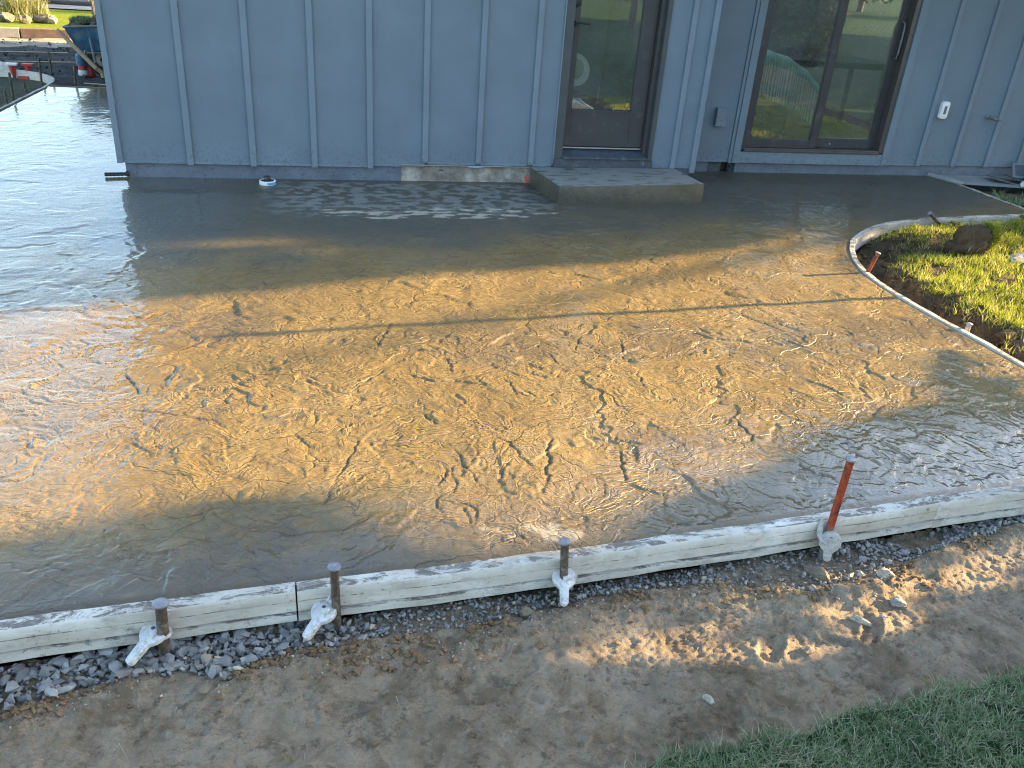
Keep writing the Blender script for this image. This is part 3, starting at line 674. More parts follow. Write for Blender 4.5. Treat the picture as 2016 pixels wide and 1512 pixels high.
# ------------------------------------------------------------------ foreground dirt, gravel strip
GOUT = [(-3.0, 1.52), (-1.4, 1.60), (-0.809, 1.652), (-0.667, 1.678), (-0.509, 1.73), (-0.40, 1.72), (-0.292, 1.689), (-0.126, 1.745), (0.093, 1.761), (0.337, 1.766), (0.619, 1.811), (0.792, 1.854), (0.99, 1.851), (1.195, 1.847), (1.309, 1.795), (1.468, 1.762), (1.678, 1.806), (1.866, 1.858), (2.047, 1.916), (2.181, 1.956), (2.476, 2.009), (3.4, 2.06)]
def gout_y(x): return np.interp(x, [p[0] for p in GOUT], [p[1] for p in GOUT])
def dirt_height(x, y):
    e = y - gout_y(x)                        # >0 inside the gravel strip
    n = fbm(x*5, y*5, 4, 201); n2 = fbm(x*22, y*22, 4, 205)
    h = -0.122 + 0.010*fbm(x*1.5, y*1.5, 3, 203) + 0.007*n + 0.0036*n2 + 0.0024*fbm(x*60, y*66, 3, 207)*sstep(-0.5, 0.1, n) + 0.0022*np.tanh(perlin(x*26+n*0.5, y*40+n*0.5, 209)/0.1)*sstep(-0.1, 0.2, perlin(x*5, y*5, 210))
    lip = np.exp(-((e+0.05)/0.05)**2)*(0.010+0.010*n)
    h = h + lip + 0.006*np.abs(n2)*np.exp(-((e+0.04)/0.07)**2)
    h = h - 0.014*sstep(-0.005, 0.03, e+0.02*n)
    # machine track marks, lower right
    u = x*0.995+y*0.09; w = -x*0.09+y*0.995
    wu = u+0.010*fbm(x*6, y*6, 2, 211); ww = w+0.016*fbm(x*4, y*4, 2, 212)
    zone = sstep(0.45, 0.95, x)*sstep(-0.02, -0.10, e)*sstep(-0.45, 0.05, fbm(x*2.6, y*2.6, 3, 214)+0.18)
    band = (ww % 0.09)/0.09-0.5
    tread = np.maximum(0, np.sin(2*PI*(wu/0.036+1.0*np.abs(band)+np.floor(ww/0.09)*0.37)))**0.7
    tread *= sstep(0.5, 0.30, np.abs(band))*sstep(-0.1, 0.35, perlin(x*8, y*8, 217))
    d1 = sstep(0.08, 0.20, perlin(wu*36+ww*20, ww*78-wu*10, 218)); d2 = sstep(0.06, 0.20, perlin(wu*28-ww*28, ww*60+wu*18, 219))
    h = h - zone*(0.0034*tread + 0.0030*d1 + 0.0026*d2)*(0.75+0.5*fbm(x*9, y*9, 2, 216))
    # scuffs and ruts elsewhere
    sc_ = perlin(x*7+0.6*n, y*20+0.6*n, 221)
    h = h + 0.0035*np.tanh(sc_/0.12)*sstep(-0.1, 0.3, perlin(x*2.2, y*2.2, 223)) + 0.003*np.abs(perlin(x*40, y*40, 224))*sstep(-0.1, 0.2, perlin(x*3, y*3, 226))
    # heel and toe scuffs, pressed in with a raised rim
    rs = np.random.RandomState(77)
    for _ in range(46):
        fx, fy, th = rs.uniform(-1.2, 2.5), rs.uniform(1.1, 1.9), rs.uniform(-0.6, 0.9)
        a_, b_ = rs.uniform(0.035, 0.075), rs.uniform(0.018, 0.035); c_, s_ = math.cos(th), math.sin(th)
        q = np.sqrt((((x-fx)*c_+(y-fy)*s_)/a_)**2+((-(x-fx)*s_+(y-fy)*c_)/b_)**2)+0.25*n
        h = h - rs.uniform(0.004, 0.009)*sstep(1.15, 0.75, q) + 0.005*np.exp(-((q-1.25)/0.22)**2)
    # hollow under the form at the right
    h = h - 0.05*np.exp(-(((x-2.03)/0.10)**2+((y-1.985)/0.035)**2))
    return h
def build_dirt():
    xs = np.linspace(-1.6, 2.9, 900); ys = np.linspace(0.95, 2.14, 250)
    X, Y = np.meshgrid(xs, ys); h = dirt_height(X, Y)
    cx, cy = (X[:-1, :-1]+X[1:, 1:])/2, (Y[:-1, :-1]+Y[1:, 1:])/2
    v, f, at = compact(np.stack([X, Y, h], -1).reshape(-1, 3), grid_faces(len(xs), len(ys), cy < front_y(cx)-0.01), {'tint': h})
    o = npmesh('dirt_ground', v, f, 'dirt', at)
    tag(o, 'bare tan dirt with tread marks and footprints in front of the form boards', kind='structure')
build_dirt()
sheet('dirt_base', [(-1.6, 0.3), (3.5, 0.3), (3.5, 2.13), (-1.6, 1.78)], -0.150, 'dirt')
sheet('dirt_apron', [(-2.93, -1), (-1.55, -1), (-1.55, 1.80), (-2.93, 1.72)], -0.125, 'dirt')

def hulls(n, seed, npts=13):
    r = np.random.RandomState(seed); out = []
    for _ in range(n):
        p = r.randn(npts, 3); p /= np.linalg.norm(p, axis=1)[:, None]; p *= (0.75+0.25*r.rand(npts, 1))
        p *= np.array([1.0, 0.55+0.35*r.rand(), 0.38+0.3*r.rand()])
        bm = bmesh.new()
        for q in p: bm.verts.new(q)
        res = bmesh.ops.convex_hull(bm, input=bm.verts)
        bmesh.ops.delete(bm, geom=list({g for g in res['geom_interior']+res['geom_unused'] if isinstance(g, bmesh.types.BMVert)}), context='VERTS')
        bmesh.ops.triangulate(bm, faces=bm.faces)
        bm.verts.ensure_lookup_table(); bm.verts.index_update()
        out.append((np.array([v.co[:] for v in bm.verts]), np.array([[v.index for v in fc.verts] for fc in bm.faces]))); bm.free()
    return out
HULLS = hulls(36, 5); CHIPS = hulls(24, 6, 8)
def rot_rand(r, n):
    q = r.randn(n, 4); q /= np.linalg.norm(q, axis=1)[:, None]
    w, x, y, z = q.T
    return np.stack([1-2*(y*y+z*z), 2*(x*y-z*w), 2*(x*z+y*w), 2*(x*y+z*w), 1-2*(x*x+z*z), 2*(y*z-x*w), 2*(x*z-y*w), 2*(y*z+x*w), 1-2*(x*x+y*y)], -1).reshape(n, 3, 3)
def scatter_stones(name, pos, size, tint, mat, label, r):
    R = rot_rand(r, len(pos)); V, F, T, off = [], [], [], 0
    for i in range(len(pos)):
        hv, hf = (HULLS if size[i] > 0.0065 else CHIPS)[i % 24]
        p = (hv*size[i])@R[i].T; p[:, 2] *= 0.8; p = p+pos[i]
        V.append(p); F.append(hf+off); T.append(np.full(len(p), tint[i])); off += len(p)
    o = npmesh(name, np.concatenate(V), np.concatenate(F), mat, {'tint': np.concatenate(T)}, smooth=False)
    return tag(o, label, kind='stuff')
def build_gravel():
    r = np.random.RandomState(21); P, S, T = [], [], []
    def lay(n, lo, hi, z, fine=False):
        x = r.uniform(-1.6, 3.3, n); yo = gout_y(x)+0.03*fbm(x*9, x*0+2, 2, 231); yi = front_y(x)-0.02
        t = r.rand(n); y = yo+(yi-yo)*t
        big = 0.45+0.55*sstep(0.35, -0.35, x)+0.15*sstep(1.2, 1.9, x)
        s = (lo+(hi-lo)*r.rand(n)**1.8)*big
        ok = (r.rand(n) < (1.0 if not fine else 0.9))
        ok &= ~((np.hypot(x-2.03, (y-1.985)*2.2) < 0.09) & (r.rand(n) < 0.8))
        zz = dirt_height(x, y)+z+s*0.25
        P.append(np.stack([x, y, zz], -1)[ok]); S.append(s[ok]); T.append(np.clip(r.normal(0.5, 0.2, n)+(r.rand(n) < 0.03)*0.4, 0, 1)[ok])
    lay(7000, 0.004, 0.012, 0.002, True); lay(2600, 0.010, 0.020, 0.006); lay(850, 0.016, 0.030, 0.009); lay(90, 0.026, 0.036, 0.011)
    # stray chips on the dirt
    n = 700; x = r.uniform(-1.3, 2.7, n); y = gout_y(x)-np.abs(r.normal(0, 0.06, n)); s = r.uniform(0.002, 0.007, n)
    P.append(np.stack([x, y, dirt_height(x, y)+s*0.3], -1)); S.append(s); T.append(np.clip(r.normal(0.75, 0.2, n), 0, 1))
    n = 7500; x = r.uniform(-1.3, 2.7, n); y = r.uniform(1.0, 2.0, n); s = 0.0012+0.0055*r.rand(n)**3.5
    ok = (y < gout_y(x)) & (fbm(x*6, y*6, 3, 239) > -0.25+0.5*r.rand(n)-0.2)
    scatter_stones('soil_grit', np.stack([x, y, dirt_height(x, y)+s*0.2], -1)[ok], s[ok], r.rand(ok.sum())*0.7, 'clod', 'grit and small soil crumbs strewn over the dirt', r)
    n = 420; x = r.uniform(-1.3, 2.6, n); y = r.uniform(1.05, 2.0, n); ok = (y < gout_y(x)) & (fbm(x*3, y*3, 3, 251) > 0.0); x, y = x[ok], y[ok]; s = 0.005+0.011*r.rand(len(x))**3
    scatter_stones('soil_clods', np.stack([x, y, dirt_height(x, y)+s*0.15], -1), s, r.rand(len(x))*0.6, 'clod', 'small brown clods pressed into the dirt', r)
    scatter_stones('gravel', np.concatenate(P), np.concatenate(S), np.concatenate(T), 'gravel', 'crushed blue-grey gravel strip along the white form boards', r)
    # crumbly clods along the gravel edge and loose grit
    n = 4200; x = r.uniform(-1.2, 2.7, n); y = gout_y(x)-np.abs(r.normal(0.02, 0.045, n))*(1+0.8*perlin(x*3, x*0, 9)); s = 0.0025+0.016*r.rand(n)**4
    ok = perlin(x*4, y*4, 235) > -0.05
    scatter_stones('soil_crumbs', np.stack([x, y, dirt_height(x, y)+s*0.25], -1)[ok], s[ok], r.rand(ok.sum()), 'clod', 'loose brown soil crumbs along the gravel edge', r)
build_gravel()

# ------------------------------------------------------------------ grass
def blades(name, pts, h, w, mat, label, seed, lean=0.5, parent=None, kind='stuff', tint=None, seg=2, curl=0.6):
    r = np.random.RandomState(seed); n = len(pts)
    a = r.rand(n)*2*PI; dirx, diry = np.cos(a), np.sin(a)
    L = np.abs(r.normal(lean, lean*0.5, n)); hh = h*(0.55+0.75*r.rand(n)); ww = w*(0.6+0.7*r.rand(n))
    px, py = -diry, dirx; tw = r.rand(n)*2*PI; px, py = np.cos(tw), np.sin(tw)
    rows = []
    for k in range(seg+1):
        t = k/seg; off = hh*L*(t**(1+curl)); z = hh*t*(1-0.22*L*t)
        c = pts+np.stack([dirx*off, diry*off, z], -1); wd = ww*(1-t)**0.7*0.5
        if k < seg: rows.append(c+np.stack([px*wd, py*wd, wd*0], -1)); rows.append(c-np.stack([px*wd, py*wd, wd*0], -1))
        else: rows.append(c)
    V = np.stack(rows, 1); nv = V.shape[1]; base = (np.arange(n)*nv)[:, None]
    tris = []
    for k in range(seg-1):
        i = 2*k; tris += [[i, i+1, i+3], [i, i+3, i+2]]
    i = 2*(seg-1); tris.append([i, i+1, i+2])
    F = (base[:, :, None]+np.array(tris)[None]).reshape(-1, 3)
    T = (np.clip(r.normal(0.45, 0.22, n), 0, 0.82) if tint is None else tint)
    dry = r.rand(n) < 0.2
    T = np.where(dry & (tint is None), 0.86+0.14*r.rand(n), T)
    o = npmesh(name, V.reshape(-1, 3), F, mat, {'tint': np.repeat(T, nv)}, smooth=True, parent=parent)
    if kind: tag(o, label, kind=kind)
    return o
def lawn_blades():
    r = np.random.RandomState(31)
    n = 80000; x = 0.3+r.rand(n)*2.3; e = np.interp(x, [p[0] for p in LEDGE], [p[1] for p in LEDGE])+0.03*fbm(x*9, x*0, 4, 241)
    y = e - (r.rand(n)**1.4)*0.65 + 0.022*r.rand(n)
    pat = fbm(x*11, y*11, 3, 243); pat2 = fbm(x*4, y*4, 3, 245)
    ok = (pat > -0.5) & ((e-y > 0.035) | (r.rand(n) < 0.4)); x, y, pat, pat2 = x[ok], y[ok], pat[ok], pat2[ok]; n = len(x)
    tint = np.clip(0.42+0.28*pat2+r.normal(0, 0.2, n), 0, 0.82); dry = r.rand(n) < (0.24+0.25*(pat < -0.2)+0.15*pat2); tint = np.where(dry, 0.84+0.16*r.rand(n), tint)
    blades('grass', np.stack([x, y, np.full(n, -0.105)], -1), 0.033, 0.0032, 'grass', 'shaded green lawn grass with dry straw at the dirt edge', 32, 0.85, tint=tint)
    n = 14000; x = r.uniform(-4, 8, n); y = -r.rand(n)*4+0.7; ok = (y < np.interp(x, [p[0] for p in LEDGE], [p[1] for p in LEDGE])-0.1); x, y = x[ok], y[ok]
    blades('grass', np.stack([x, y, np.full(len(x), -0.105)], -1), 0.05, 0.012, 'grass', 'mown lawn grass behind the dirt strip', 33, 0.6)
lawn_blades()

# the planting bed inside the curved form
BEDPOLY = [(p[0]+0.03, p[1]-0.02) for p in RIGHT]
def bed_height(x, y):
    d = dist_poly(x, y, RIGHT)
    n = fbm(x*4.5, y*4.5, 4, 301, 0.65); n2 = fbm(x*16, y*16, 3, 305)
    wid = 0.30+0.15*n-0.12*sstep(4.7, 5.3, y)*sstep(4.6, 4.0, x)
    up = sstep(wid-0.09, wid+0.06, d+0.02*n2)
    up = np.where(y > 5.05, sstep(0.02, 0.16, d+0.03*n2), up)
    z = -0.125+up*(0.105+0.02*n) + 0.010*n2*(1-up*0.6)
    # dug scar behind the rolled sod
    z = z - 0.035*np.exp(-(((x-4.02)/0.42)**2+((y-4.83)/0.16)**2))
    return z, up
def build_bed():
    xs = np.linspace(3.2, 7.2, 268); ys = np.linspace(1.6, 5.75, 277)
    X, Y = np.meshgrid(xs, ys); Z, up = bed_height(X, Y)
    poly = RIGHT+[(7.3, 5.75), (7.3, 1.55), (3.33, 1.55)]
    cx, cy = (X[:-1, :-1]+X[1:, 1:])/2, (Y[:-1, :-1]+Y[1:, 1:])/2
    v, f, at = compact(np.stack([X, Y, Z], -1).reshape(-1, 3), grid_faces(len(xs), len(ys), inpoly(cx, cy, poly)), {'up': up})
    o = npmesh('planting_bed', v, f, 'soil', at)
    tag(o, 'dug brown soil bank of the lawn island inside the curved form', kind='structure')
    r = np.random.RandomState(41); n = 95000
    x = r.uniform(3.3, 6.6, n); y = r.uniform(1.9, 5.7, n)
    z, up = bed_height(x, y); bare = fbm(x*3, y*6, 3, 311)
    scar = np.exp(-(((x-3.98)/0.52)**2+((y-4.86)/0.22)**2))
    scar2 = np.exp(-(((x-3.95)/0.22)**2+((y-4.06)/0.05)**2))+np.exp(-(((x-3.75)/0.16)**2+((y-3.15)/0.25)**2))
    ok = inpoly(x, y, poly) & (up > 0.72) & (bare > -0.36+0.25*fbm(x*14, y*14, 2, 313)) & (scar < 0.42+0.2*r.rand(n)) & (scar2 < 0.5+0.3*r.rand(n))
    ok |= inpoly(x, y, poly) & (up > 0.3) & (r.rand(n) < 0.09)
    x, y, z = x[ok], y[ok], z[ok]
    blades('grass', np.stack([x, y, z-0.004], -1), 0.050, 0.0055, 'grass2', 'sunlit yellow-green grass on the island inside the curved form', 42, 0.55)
build_bed()
# soil crumbs in the trench
r_ = np.random.RandomState(45)
n = 4200; i = r_.randint(0, len(RIGHT)-3, n); t = r_.rand(n)
a = np.array(RIGHT)[i]; b = np.array(RIGHT)[i+1]; p = a+(b-a)*t[:, None]; dv = b-a; nv_ = np.stack([dv[:, 1], -dv[:, 0]], -1)/np.hypot(dv[:, 0], dv[:, 1])[:, None]
p = p+nv_*(0.07+0.30*r_.rand(n)[:, None]); zz, _ = bed_height(p[:, 0], p[:, 1]); s = 0.004+0.030*r_.rand(n)**4
scatter_stones('soil_crumbs', np.stack([p[:, 0], p[:, 1], zz+s*0.2], -1), s, r_.rand(n), 'soil', 'dark crumbly soil in the trench behind the curved form', r_)
# roots and dry thatch hanging from the cut turf edge
n = 2200; i = r_.randint(0, 13, n); t = r_.rand(n)
a = np.array(RIGHT)[i]; b = np.array(RIGHT)[i+1]; p = a+(b-a)*t[:, None]; dv = b-a; nv_ = np.stack([dv[:, 1], -dv[:, 0]], -1)/np.hypot(dv[:, 0], dv[:, 1])[:, None]
p = p+nv_*(0.15+0.16*r_.rand(n)[:, None]); zz, _ = bed_height(p[:, 0], p[:, 1])
blades('turf_roots', np.stack([p[:, 0], p[:, 1], zz-0.004], -1), 0.045, 0.0022, 'straw', 'dry roots and thatch along the cut turf edge', 46, 1.5, tint=r_.rand(n)*0.4)

# ------------------------------------------------------------------ house
HX1, HY1, EAVE = 12.0, 15.6, 2.28
house = thing('house', (-1.37, WY, 0), 'blue-grey board-and-batten house with glass door and sliding door', 'house')
def hpart(name, x0, x1, y0, y1, z0, z1, mat, bevel=0.0, parent=None, label=None):
    o = obj(name, MB().box(x0, x1, y0, y1, z0, z1), mat, parent or house, bevel)
    if label: o['label'] = label
    return o
BAT_L = [-0.901, -0.463, -0.025, 0.386, 0.799, 1.215, 1.631]
DX0, DX1 = 1.822, 2.642                     # door opening incl. frame
DTOP = 2.16
# near wall
edges = [-1.372] + BAT_L + [DX0]
for a, b in zip(edges[:-1], edges[1:]):
    hpart('siding_panel', a, b-0.001, WY, WY+0.014, 0.112 if b < 0.85 else 0.142, EAVE, 'siding')
    if not (a < 0.62 < b): hpart('bottom_trim', a+0.021, b-0.021, WY-0.006, WY-0.001, 0.105 if b < 0.85 else 0.135, 0.122 if b < 0.85 else 0.153, 'batten')
hpart('siding_panel', DX0, DX1, WY, WY+0.014, DTOP, EAVE, 'siding')
hpart('siding_panel', DX1, 3.012, WY, WY+0.014, 0.142, EAVE, 'siding')
for x in BAT_L + [2.829]:
    hpart('batten', x-0.0215, x+0.0215, WY-0.019, WY-0.0005, 0.098 if x < 0.62 else (0.150 if x < 2 else 0.138), EAVE-0.002, 'batten', 0.0025)
hpart('corner_board', -1.395, -1.357, WY-0.021, WY+0.09, 0.105, EAVE-0.003, 'batten', 0.003)
hpart('corner_board', 2.985, 3.03, WY-0.021, WY+0.46, 0.108, EAVE-0.003, 'batten', 0.003)
hpart('door_trim', DX0-0.012, DX0-0.001, WY-0.010, WY-0.0005, 0.16, DTOP, 'batten', 0.001)
hpart('side_wall', -1.374, -1.36, WY+0.09, HY1, 0.105, EAVE, 'siding')
hpart('return_wall', 3.0, 3.012, WY+0.014, RY, 0.1, EAVE, 'siding')
hpart('foundation', -1.350, 0.620, WY+0.018, WY+0.2, -0.2, 0.106, 'foundation', 0, None, 'grey-blue painted foundation with chipped lower edge')
hpart('foundation', 0.622, 1.75, WY+0.020, WY+0.2, -0.2, 0.140, 'bare', 0, None, 'bare stained concrete patch of foundation beside the step')
hpart('foundation', 1.75, 3.0, WY+0.018, WY+0.2, -0.2, 0.138, 'foundation')
hpart('foundation', -1.352, -1.22, WY+0.2, HY1, -0.2, 0.104, 'foundation')
hpart('drip_edge', 0.618, 1.645, WY-0.010, WY+0.016, 0.126, 0.1315, 'seal', 0.0008)
tag(obj('spray_paint_mark', MB().lathe([(0.001, -0.002), (0.022, -0.001), (0.017, 0.001)], 14).xf(Matrix.Translation((1.615, WY+0.018, 0.035)) @ Matrix.Rotation(PI/2, 4, 'X') @ Matrix.Diagonal((0.8, 1.4, 1, 1))), 'marker', house), 'red spray paint mark on the bare concrete')
tag(obj('anchor_ring', MB().tube([(0.93+0.016*math.cos(t), WY+0.016, 0.078+0.012*math.sin(t)) for t in np.linspace(0.2, 2.9, 9)], 0.004, 6), 'black', house), None)
tag(obj('masking_film', MB().add([(1.13, WY-0.012, 0.125), (1.25, WY-0.012, 0.128), (1.25, WY-0.026, 0.126), (1.20, WY-0.034, 0.121), (1.14, WY-0.024, 0.123)], [(0, 1, 2, 3, 4)]), 'tape', house), None)
# recessed wall
def rp(px, dy=0.0): return W(px, RY-dy)
SX0, SX1, SZ0 = 3.674, 5.115, 0.205         # slider frame
STOP = 2.22
redges = [3.012, 3.574]
hpart('siding_panel', 3.013, 3.573, RY, RY+0.014, 0.100, EAVE, 'siding')
hpart('siding_panel', SX0, SX1, RY, RY+0.014, STOP, EAVE, 'siding')
BAT_R = [5.517, 5.896, 6.268, 6.635, 7.01, 7.39, 7.77, 8.15, 8.53, 8.91, 9.29, 9.67, 10.05, 10.43, 10.81, 11.19, 11.57]
e2 = [5.20]+BAT_R+[HX1]
for a, b in zip(e2[:-1], e2[1:]): hpart('siding_panel', a, b-0.001, RY, RY+0.014, 0.104, EAVE, 'siding')
for x in BAT_R: hpart('batten', x-0.021, x+0.021, RY-0.019, RY-0.0005, 0.098, EAVE-0.002, 'batten', 0.0025)
hpart('slider_trim', 3.575, 3.605, RY-0.012, RY+0.014, 0.088, EAVE-0.004, 'batten', 0.002)
hpart('slider_trim', 3.606, SX0-0.001, RY-0.022, RY+0.014, 0.090, EAVE-0.004, 'batten', 0.002)
hpart('slider_trim', SX1+0.001, 5.17, RY-0.022, RY+0.014, 0.094, EAVE-0.004, 'batten', 0.002)
hpart('slider_trim', 5.171, 5.199, RY-0.012, RY+0.014, 0.097, EAVE-0.004, 'batten', 0.002)
hpart('slider_sill_board', SX0, SX1, RY-0.016, RY+0.014, 0.092, SZ0-0.014, 'batten', 0.002)
hpart('bottom_trim', 3.05, 3.572, RY-0.006, RY-0.001, 0.094, 0.108, 'batten')
hpart('bottom_trim', 5.2, 5.494, RY-0.006, RY-0.001, 0.097, 0.110, 'batten')
hpart('foundation', 3.0, 3.40, RY+0.018, RY+0.2, -0.2, 0.098, 'foundation')
hpart('crawl_vent', 3.402, 3.53, RY+0.03, RY+0.2, -0.2, 0.094, 'sill', 0, None, 'dark grey crawl space vent cover')
hpart('crawl_vent', 3.532, 3.66, RY+0.07, RY+0.2, -0.2, 0.094, 'black', 0, None, 'open dark crawl space vent')
for k in range(5): hpart('vent_slat', 3.600+k*0.012, 3.606+k*0.012, RY+0.03, RY+0.068, -0.05, 0.09, 'sill')
hpart('foundation', 3.662, HX1, RY+0.018, RY+0.2, -0.2, 0.102, 'foundation')
hpart('end_wall', HX1, HX1+0.014, RY, HY1, -0.2, EAVE, 'siding')
hpart('back_wall', -1.36, HX1, HY1, HY1+0.1, -0.2, EAVE, 'siding')
# roof: flat soffit, fascia, low pitched roof
SKY = [(1.55, 2.95, 6.95, 8.9), (3.15, 6.2, 7.3, 10.2)]      # two unseen roof openings added to light the hall and the bedroom
ys_ = [WY-0.30, 6.95, 7.3, 8.9, 10.2, HY1+0.5]; xs_ = [-1.85, 1.55, 2.95, 3.15, 6.2, HX1+0.5]
def open_(xa, ya_): return any(a <= xa < b and c_ <= ya_ < d for a, b, c_, d in SKY)
def roof_z(y): return EAVE+0.072+0.728*(min(y, 10.3)-(WY-0.35))/(10.3-(WY-0.35))
for a, b in zip(xs_[:-1], xs_[1:]):
    for c_, d in zip(ys_[:-1], ys_[1:]):
        if not open_(a, c_): hpart('soffit', a, b, c_, d, EAVE, EAVE+0.03, 'soffit')
for a, b, c_, d in SKY:
    k = bpy.data.objects.new('added_skylight', None); COL.objects.link(k); k.parent = house
    for n_, (p, q, r0, r1) in (('shaft', (a-0.02, a-0.001, c_, d)), ('shaft', (b+0.001, b+0.02, c_, d)), ('shaft', (a-0.02, b+0.02, c_-0.02, c_-0.001)), ('shaft', (a-0.02, b+0.02, d+0.001, d+0.02))):
        hpart(n_, p, q, r0, r1, EAVE+0.031, roof_z(d)+0.05, 'white', 0, k)
hpart('fascia', -1.87, HX1+0.52, WY-0.32, WY-0.302, EAVE-0.03, EAVE+0.07, 'batten')
hpart('fascia', -1.87, -1.852, WY-0.30, HY1+0.5, EAVE-0.03, EAVE+0.07, 'batten')
m = MB()
rx = [-1.9, 1.55, 2.95, 3.15, 6.2, HX1+0.55]; ry = [WY-0.35, 6.95, 7.3, 8.9, 10.2, 10.3]
for a, b in zip(rx[:-1], rx[1:]):
    for c_, d in zip(ry[:-1], ry[1:]):
        if not open_(a, c_): m.add([(a, c_, roof_z(c_)), (b, c_, roof_z(c_)), (b, d, roof_z(d)), (a, d, roof_z(d))], [(0, 1, 2, 3)])
    m.add([(a, 10.3, EAVE+0.8), (b, 10.3, EAVE+0.8), (b, HY1+0.55, EAVE+0.072), (a, HY1+0.55, EAVE+0.072)], [(0, 1, 2, 3)])
for xx in (-1.9, HX1+0.55): m.add([(xx, WY-0.35, EAVE+0.071), (xx, 10.3, EAVE+0.799), (xx, HY1+0.55, EAVE+0.071)], [(0, 1, 2)])
obj('roof', m, 'roofing', house)
# interior
hpart('interior_floor', -1.3, HX1-0.05, RY+0.16, HY1-0.1, 0.14, 0.16, 'floorwood')
hpart('interior_floor', 1.5, 2.98, WY+0.16, RY+0.158, 0.14, 0.16, 'floorwood')
hpart('interior_wall', 3.02, 3.10, RY+0.16, HY1-0.3, 0.161, EAVE-0.01, 'room')
hpart('interior_wall', 3.11, HX1-0.1, 10.6, 10.7, 0.161, EAVE-0.01, 'room')
hpart('interior_wall', 0.2, 3.0, 9.0, 9.1, 0.161, EAVE-0.01, 'room')
hpart('interior_wall', 6.3, 6.38, RY+0.16, 10.59, 0.161, EAVE-0.01, 'room')
hpart('inner_sheathing', -1.3, DX0-0.03, WY+0.2, WY+0.22, 0.15, EAVE-0.02, 'room')
hpart('inner_sheathing', 5.25, HX1-0.1, RY+0.2, RY+0.22, 0.161, EAVE-0.02, 'room')
hpart('inner_sheathing', 3.12, 3.6, RY+0.2, RY+0.22, 0.161, EAVE-0.02, 'room')

# glazed door
door = bpy.data.objects.new('glass_door', None); COL.objects.link(door); door.parent = house
door['label'] = 'dark bronze door with one tall glass pane behind the step'
dy = WY+0.08
def dpart(name, x0, x1, y0, y1, z0, z1, mat, bevel=0.002): return hpart(name, x0, x1, y0, y1, z0, z1, mat, bevel, door)
dpart('door_jamb', DX0, 1.885, WY-0.012, WY+0.15, 0.16, DTOP-0.001, 'jamb')
dpart('door_jamb', 2.571, 2.606, WY+0.03, WY+0.15, 0.20, DTOP-0.001, 'doorframe')
dpart('door_jamb', 2.607, DX1, WY-0.012, WY+0.15, 0.16, DTOP-0.001, 'jamb')
dpart('door_head', 1.886, 2.57, WY, WY+0.15, 2.10, DTOP, 'jamb')
dpart('door_stile', 1.887, 1.955, dy, dy+0.045, 0.285, 2.098, 'doorframe')
dpart('door_stile', 2.449, 2.568, dy, dy+0.045, 0.285, 2.098, 'doorframe')
dpart('bottom_rail', 1.9555, 2.4485, dy+0.001, dy+0.044, 0.285, 0.560, 'doorframe')
dpart('top_rail', 1.9555, 2.4485, dy+0.001, dy+0.044, 2.0, 2.098, 'doorframe')
dpart('glazing_bead', 1.956, 2.448, dy-0.004, dy+0.0005, 0.548, 0.566, 'doorframe', 0.001)
dpart('glass_pane', 1.950, 2.454, dy+0.020, dy+0.026, 0.555, 2.005, 'glass', 0)
dpart('weather_strip', 1.888, 2.568, dy-0.008, dy+0.004, 0.268, 0.278, 'seal', 0.001)
obj('threshold', MB().add([(1.886, WY+0.1, 0.262), (2.57, WY+0.1, 0.262), (2.60, WY-0.035, 0.220), (1.886, WY-0.035, 0.220), (1.886, WY+0.1, 0.2), (2.57, WY+0.1, 0.2), (2.60, WY-0.035, 0.205), (1.886, WY-0.035, 0.205)],
    [(3, 2, 1, 0), (4, 5, 6, 7), (7, 6, 2, 3), (6, 5, 1, 2), (5, 4, 0, 1), (4, 7, 3, 0)]), 'sill', door, 0.003)
dpart('kick_flashing', DX0-0.004, DX1+0.004, WY-0.024, WY+0.03, 0.139, 0.203, 'sill')
hz = W((1134, 44), dy)[2]
h_ = obj('lever_handle', MB().lathe([(0.027, 0), (0.027, 0.006), (0.012, 0.010), (0.011, 0.045), (0.014, 0.05)], 20).xf(Matrix.Translation((1.918, dy, hz)) @ Matrix.Rotation(PI/2, 4, 'X'))
    .tube([(1.918, dy-0.045, hz), (1.95, dy-0.048, hz-0.001), (2.02, dy-0.047, hz-0.004)], [0.009, 0.0075, 0.006], 10), 'black', door, 0, True)
obj('deadbolt', MB().lathe([(0.031, 0), (0.031, 0.014), (0.026, 0.02), (0.012, 0.021), (0.012, 0.024)], 22).xf(Matrix.Translation((1.918, dy, hz+0.14)) @ Matrix.Rotation(PI/2, 4, 'X')), 'black', door, 0, True)

# sliding door
sl = bpy.data.objects.new('sliding_door', None); COL.objects.link(sl); sl.parent = house
sl['label'] = 'two-panel dark sliding glass door in the recessed wall'
def spart(name, x0, x1, y0, y1, z0, z1, mat, bevel=0.002): return hpart(name, x0, x1, y0, y1, z0, z1, mat, bevel, sl)
spart('slider_frame', SX0, SX0+0.03, RY-0.006, RY+0.14, SZ0, STOP, 'doorframe')
spart('slider_frame', SX1-0.045, SX1, RY-0.006, RY+0.14, SZ0, STOP, 'track')
spart('slider_frame', SX0+0.031, SX1-0.046, RY-0.004, RY+0.14, STOP-0.05, STOP, 'doorframe')
spart('sill_track', SX0+0.0305, SX1-0.0455, RY-0.012, RY+0.14, SZ0-0.012, SZ0+0.020, 'track')
spart('sill_track', SX0+0.031, SX1-0.046, RY-0.028, RY-0.0125, SZ0-0.010, SZ0+0.006, 'track')
ya, yb = RY+0.018, RY+0.075
spart('sash_stile', 3.705, 3.765, ya, ya+0.04, SZ0+0.022, STOP-0.052, 'doorframe')
spart('sash_stile', 4.360, 4.425, ya, ya+0.04, SZ0+0.022, STOP-0.052, 'doorframe')
